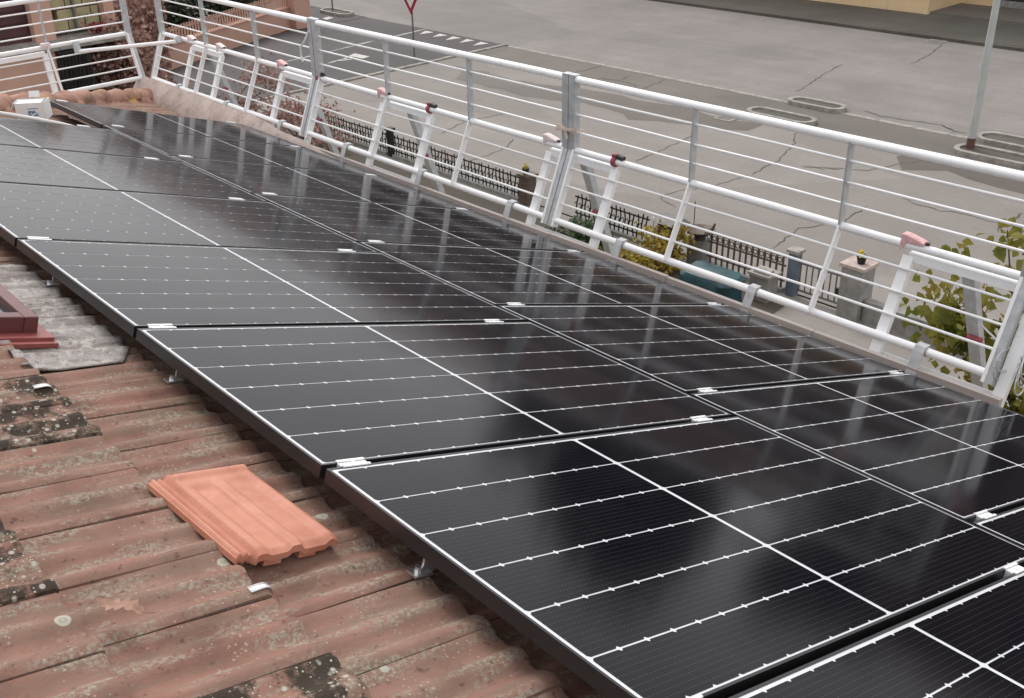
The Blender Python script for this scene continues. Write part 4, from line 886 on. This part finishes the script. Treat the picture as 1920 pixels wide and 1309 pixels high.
b = MB(); b.bbox((39.95, -20, ZG + .1), (42.29, 19.19, ZG + .20)); st = b.build('step', M['pave'], FP)
e = thing('iron_gate', (42.2, 15, ZG), 'dark wrought iron gate beside the ochre building', 'gate')
b = MB(); b.bbox((42.35, 6, ZG + .2), (42.45, 17.8, ZG + .45)); b.build('sill', M['concpost'], e)
for k in range(90):
    yy = 6.1 + k * .13; b = MB(); b.bbox((42.37, yy, ZG + .45), (42.41, yy + .07, ZG + 1.9)); b.build('picket', M['iron'], e)
for k in range(4):
    b = MB(); b.bbox((42.33, 6, ZG + .6 + k * .25), (42.36, 17.8, ZG + .68 + k * .25)); b.build('rail', M['polegrey'], e)
building('brick_house', 41, 38, 50, 52, 1.2, M['brick'], 'brown brick house beyond the ochre building', (-5.3, -2.4, -.6), 4)
building('dark_house', 44.5, 4, 56, 14.2, 4.6, M['brick'], 'dark brick house behind the iron gate', (-5.0, -2.0, 1.0), 3)
building('grey_house', 36, 60, 50, 78, .5, M['greywall'], 'grey house far along the road', (-5.3, -2.4), 5)
building('brown_house', 14, 52, 26, 64, -1.2, M['brick'], 'brown house beyond the side street', (-5.3, -3.2), 3)
def bigtree(c, h0, h1, rx, n, label, size=.42):
    c = Vector(c); e = thing('evergreen_tree', c, label, 'tree', 'dark trees across the road'); b = MB(); b.tube([c, c + Vector((.2, .1, h1 * .5)), c + Vector((0, .2, h1 * .95))], .32, 8, r2=.06)
    tips = [c + Vector((rnd.uniform(-rx, rx) * .8, rnd.uniform(-rx, rx) * .8, rnd.uniform(h0, h1 * .9))) for _ in range(16)]
    limbs(b, c + Vector((0, 0, h0 * .8)), tips, .1); b.build('trunk', M['bark'], e, 50); b = MB()
    cl = [t_ for t_ in tips] + [c + Vector((0, 0, h1 * .8)), c + Vector((.5, .5, h1 * .7))]
    for k in range(n):
        q = rnd.choice(cl); leafcard(b, q + Vector((rnd.gauss(0, .22) * rx, rnd.gauss(0, .22) * rx, rnd.gauss(0, .12) * (h1 - h0))), size)
    b.build('crown', M['leaf_dark'], e)
bigtree((47, 28.5, ZG), 6.5, 17.5, 4.4, 13000, 'tall dark evergreen behind the ochre building')
bigtree((52, 40, ZG), 6, 14.5, 4.2, 4000, 'dark evergreen behind the brick house')
bigtree((49, 18.0, ZG), 6, 14.5, 3.6, 4500, 'dark evergreen between the ochre building and the dark house')

# ------------------------------------------------------------------ far left: pink walled property and neighbour house
e = thing('pink_garden_wall', (19, 36.4, ZG), 'salmon pink garden wall with brown pickets along the side street', 'wall')
pa, pb = Vector((15.0, 34.5, ZG)), Vector((22.6, 37.9, ZG)); b = MB(); b.bar(pa + Vector((0, 0, .4)), pb + Vector((0, 0, .4)), .25, .85); b.build('wall', M['pink'], e)
b = MB(); b.bar(pa + Vector((0, 0, .855)), pb + Vector((0, 0, .855)), .32, .055); b.build('coping', M['pink'], e)
n_ = 52; d_ = (pb - pa)
for i in range(n_):
    p = pa + d_ * ((i + .5) / n_) ; b = MB(); b.bar(p + Vector((0, 0, .885)), p + Vector((0, 0, 1.42)), .075, .03, d_.normalized().cross(Vector((0, 0, 1)))); b.build('picket', M['pink'], e)
b = MB(); b.bar(pa + Vector((0, 0, 1.3)), pb + Vector((0, 0, 1.3)), .03, .06); b.build('rail', M['pink'], e)
b = MB(); b.bbox((22.55, 37.3, ZG), (23.3, 38.6, ZG + 2.0)); b.build('pillar', M['pink'], e)
# vegetation behind that wall
shrub('hedge', (17.5, 39.2, ZG), (1.6, 1.2, 1.0), 2200, .2, M['leaf_dark'], 'dark hedge behind the pink picket wall', 'hedge', clumps=20)
shrub('hedge', (21.5, 40.8, ZG), (1.6, 1.2, 1.0), 2000, .2, M['leaf_dark'], 'dark hedge near the end pillar of the pink wall', 'hedge', clumps=20)
# tall dry hedge by the roof corner: dense upright strands
e = thing('dry_hedge', (12.3, 30, ZG), 'tall reddish brown dry hedge behind the roof corner', 'hedge'); b = MB()
for k in range(15000):
    x_ = rnd.uniform(8.2, 13.8); y_ = 29.2 + rnd.uniform(0, 2.0) + (x_ - 10) * .35; z_ = ZG + 3.3 * rnd.random() ** .8 + .1 * noise.noise(Vector((x_ * 2, y_, 0)))
    n_ = Vector((rnd.gauss(0, 1), rnd.gauss(-1, .6), rnd.gauss(0, .3))).normalized(); leafcard(b, Vector((x_, y_, z_)), .16, n_, droop=1.5)
b.build('foliage', M['leaf_brown'], e)
b = MB()
for k in range(60): x_ = 8.4 + k * .09; b.tube([(x_, 30.0 + (x_ - 10) * .35, ZG), (x_ + rnd.uniform(-.1, .1), 30.1 + (x_ - 10) * .35, ZG + 2.6)], .03, 5, r2=.012)
b.build('stem', M['bark'], e)
# neighbour house facade: terrace with pink pillars, maroon shutters, yellow block wall, black gate
e = thing('pink_neighbour_house', (6, 26.5, ZG), 'pink neighbouring house with maroon shutters and a yellow block wall', 'house')
b = MB(); b.bbox((-4, 25.9, ZG), (9.95, 33, .5)); b.build('wall', M['greywall'], e)
b = MB(); b.bbox((5.6, 25.6, ZG + 1.9), (7.85, 25.88, -.5)); sh = b.build('shutter', M['maroon'], e)
for k in range(14):
    b = MB(); b.bbox((5.65, 25.57, -4.9 + k * .3), (7.8, 25.6, -4.65 + k * .3)); b.build('slat', M['maroon'], sh)
for x0_, x1_, z0_ in ((7.87, 8.38, ZG), (9.72, 9.98, ZG), (2.0, 5.58, ZG)):
    b = MB(); b.bbox((x0_, 25.3, z0_), (x1_, 25.87, .3)); b.build('pillar', M['pink'], e)
for r in range(7):
    for k in range(3):
        x0_ = 8.44 + k * .44 + (.18 if r % 2 else 0); x1_ = min(x0_ + .41, 9.68)
        if x1_ - x0_ < .1: continue
        b = MB(); b.bbox((x0_, 25.62 + rnd.uniform(-.015, .015), -3.45 + r * .26), (x1_, 25.88, -3.22 + r * .26)); b.build('stone_block', M['block'], e)
b = MB(); b.bbox((9.0, 25.5, -3.5), (9.06, 25.6, -1)); b.build('drainpipe', M['polegrey'], e)
b = MB(); b.bbox((5.0, 24.6, -3.72), (10.0, 25.86, -3.58)); b.build('terrace_slab', M['kerb'], e)
b = MB(); b.bbox((5.0, 24.7, ZG), (8.05, 24.9, -3.73)); b.build('terrace_wall', M['pink'], e)
e = thing('black_gate', (8.5, 24.6, ZG), 'ornate black iron gate below the yellow block wall', 'gate')
for k in range(10):
    x_ = 8.12 + k * .075; b = MB(); pts = [(x_ + .03 * math.sin(t_ * 9 + k), 24.55, ZG + 1.9 + t_ * 1.35) for t_ in [i / 8 for i in range(9)]]; b.tube(pts, .018, 5); b.build('bar', M['iron'], e)
for z_ in (ZG + 1.95, ZG + 2.5, ZG + 3.2):
    b = MB(); b.bbox((8.08, 24.53, z_), (8.85, 24.58, z_ + .05)); b.build('rail', M['iron'], e)
b = MB(); b.bbox((8.06, 24.62, ZG), (8.9, 24.68, -3.8)); b.build('back_sheet', M['iron'], e)
shrub('flowering_plant', (9.35, 25.2, -3.55), (.25, .12, .12), 120, .09, M['redclamp'], 'small red flowering plant on the neighbour terrace', 'plant')
shrub('dry_creeper', (9.8, 25.0, ZG), (1.0, .5, 1.75), 7000, .13, M['leaf_brown'], 'brown creeper covering the slope below the neighbour house', 'creeper', clumps=60)
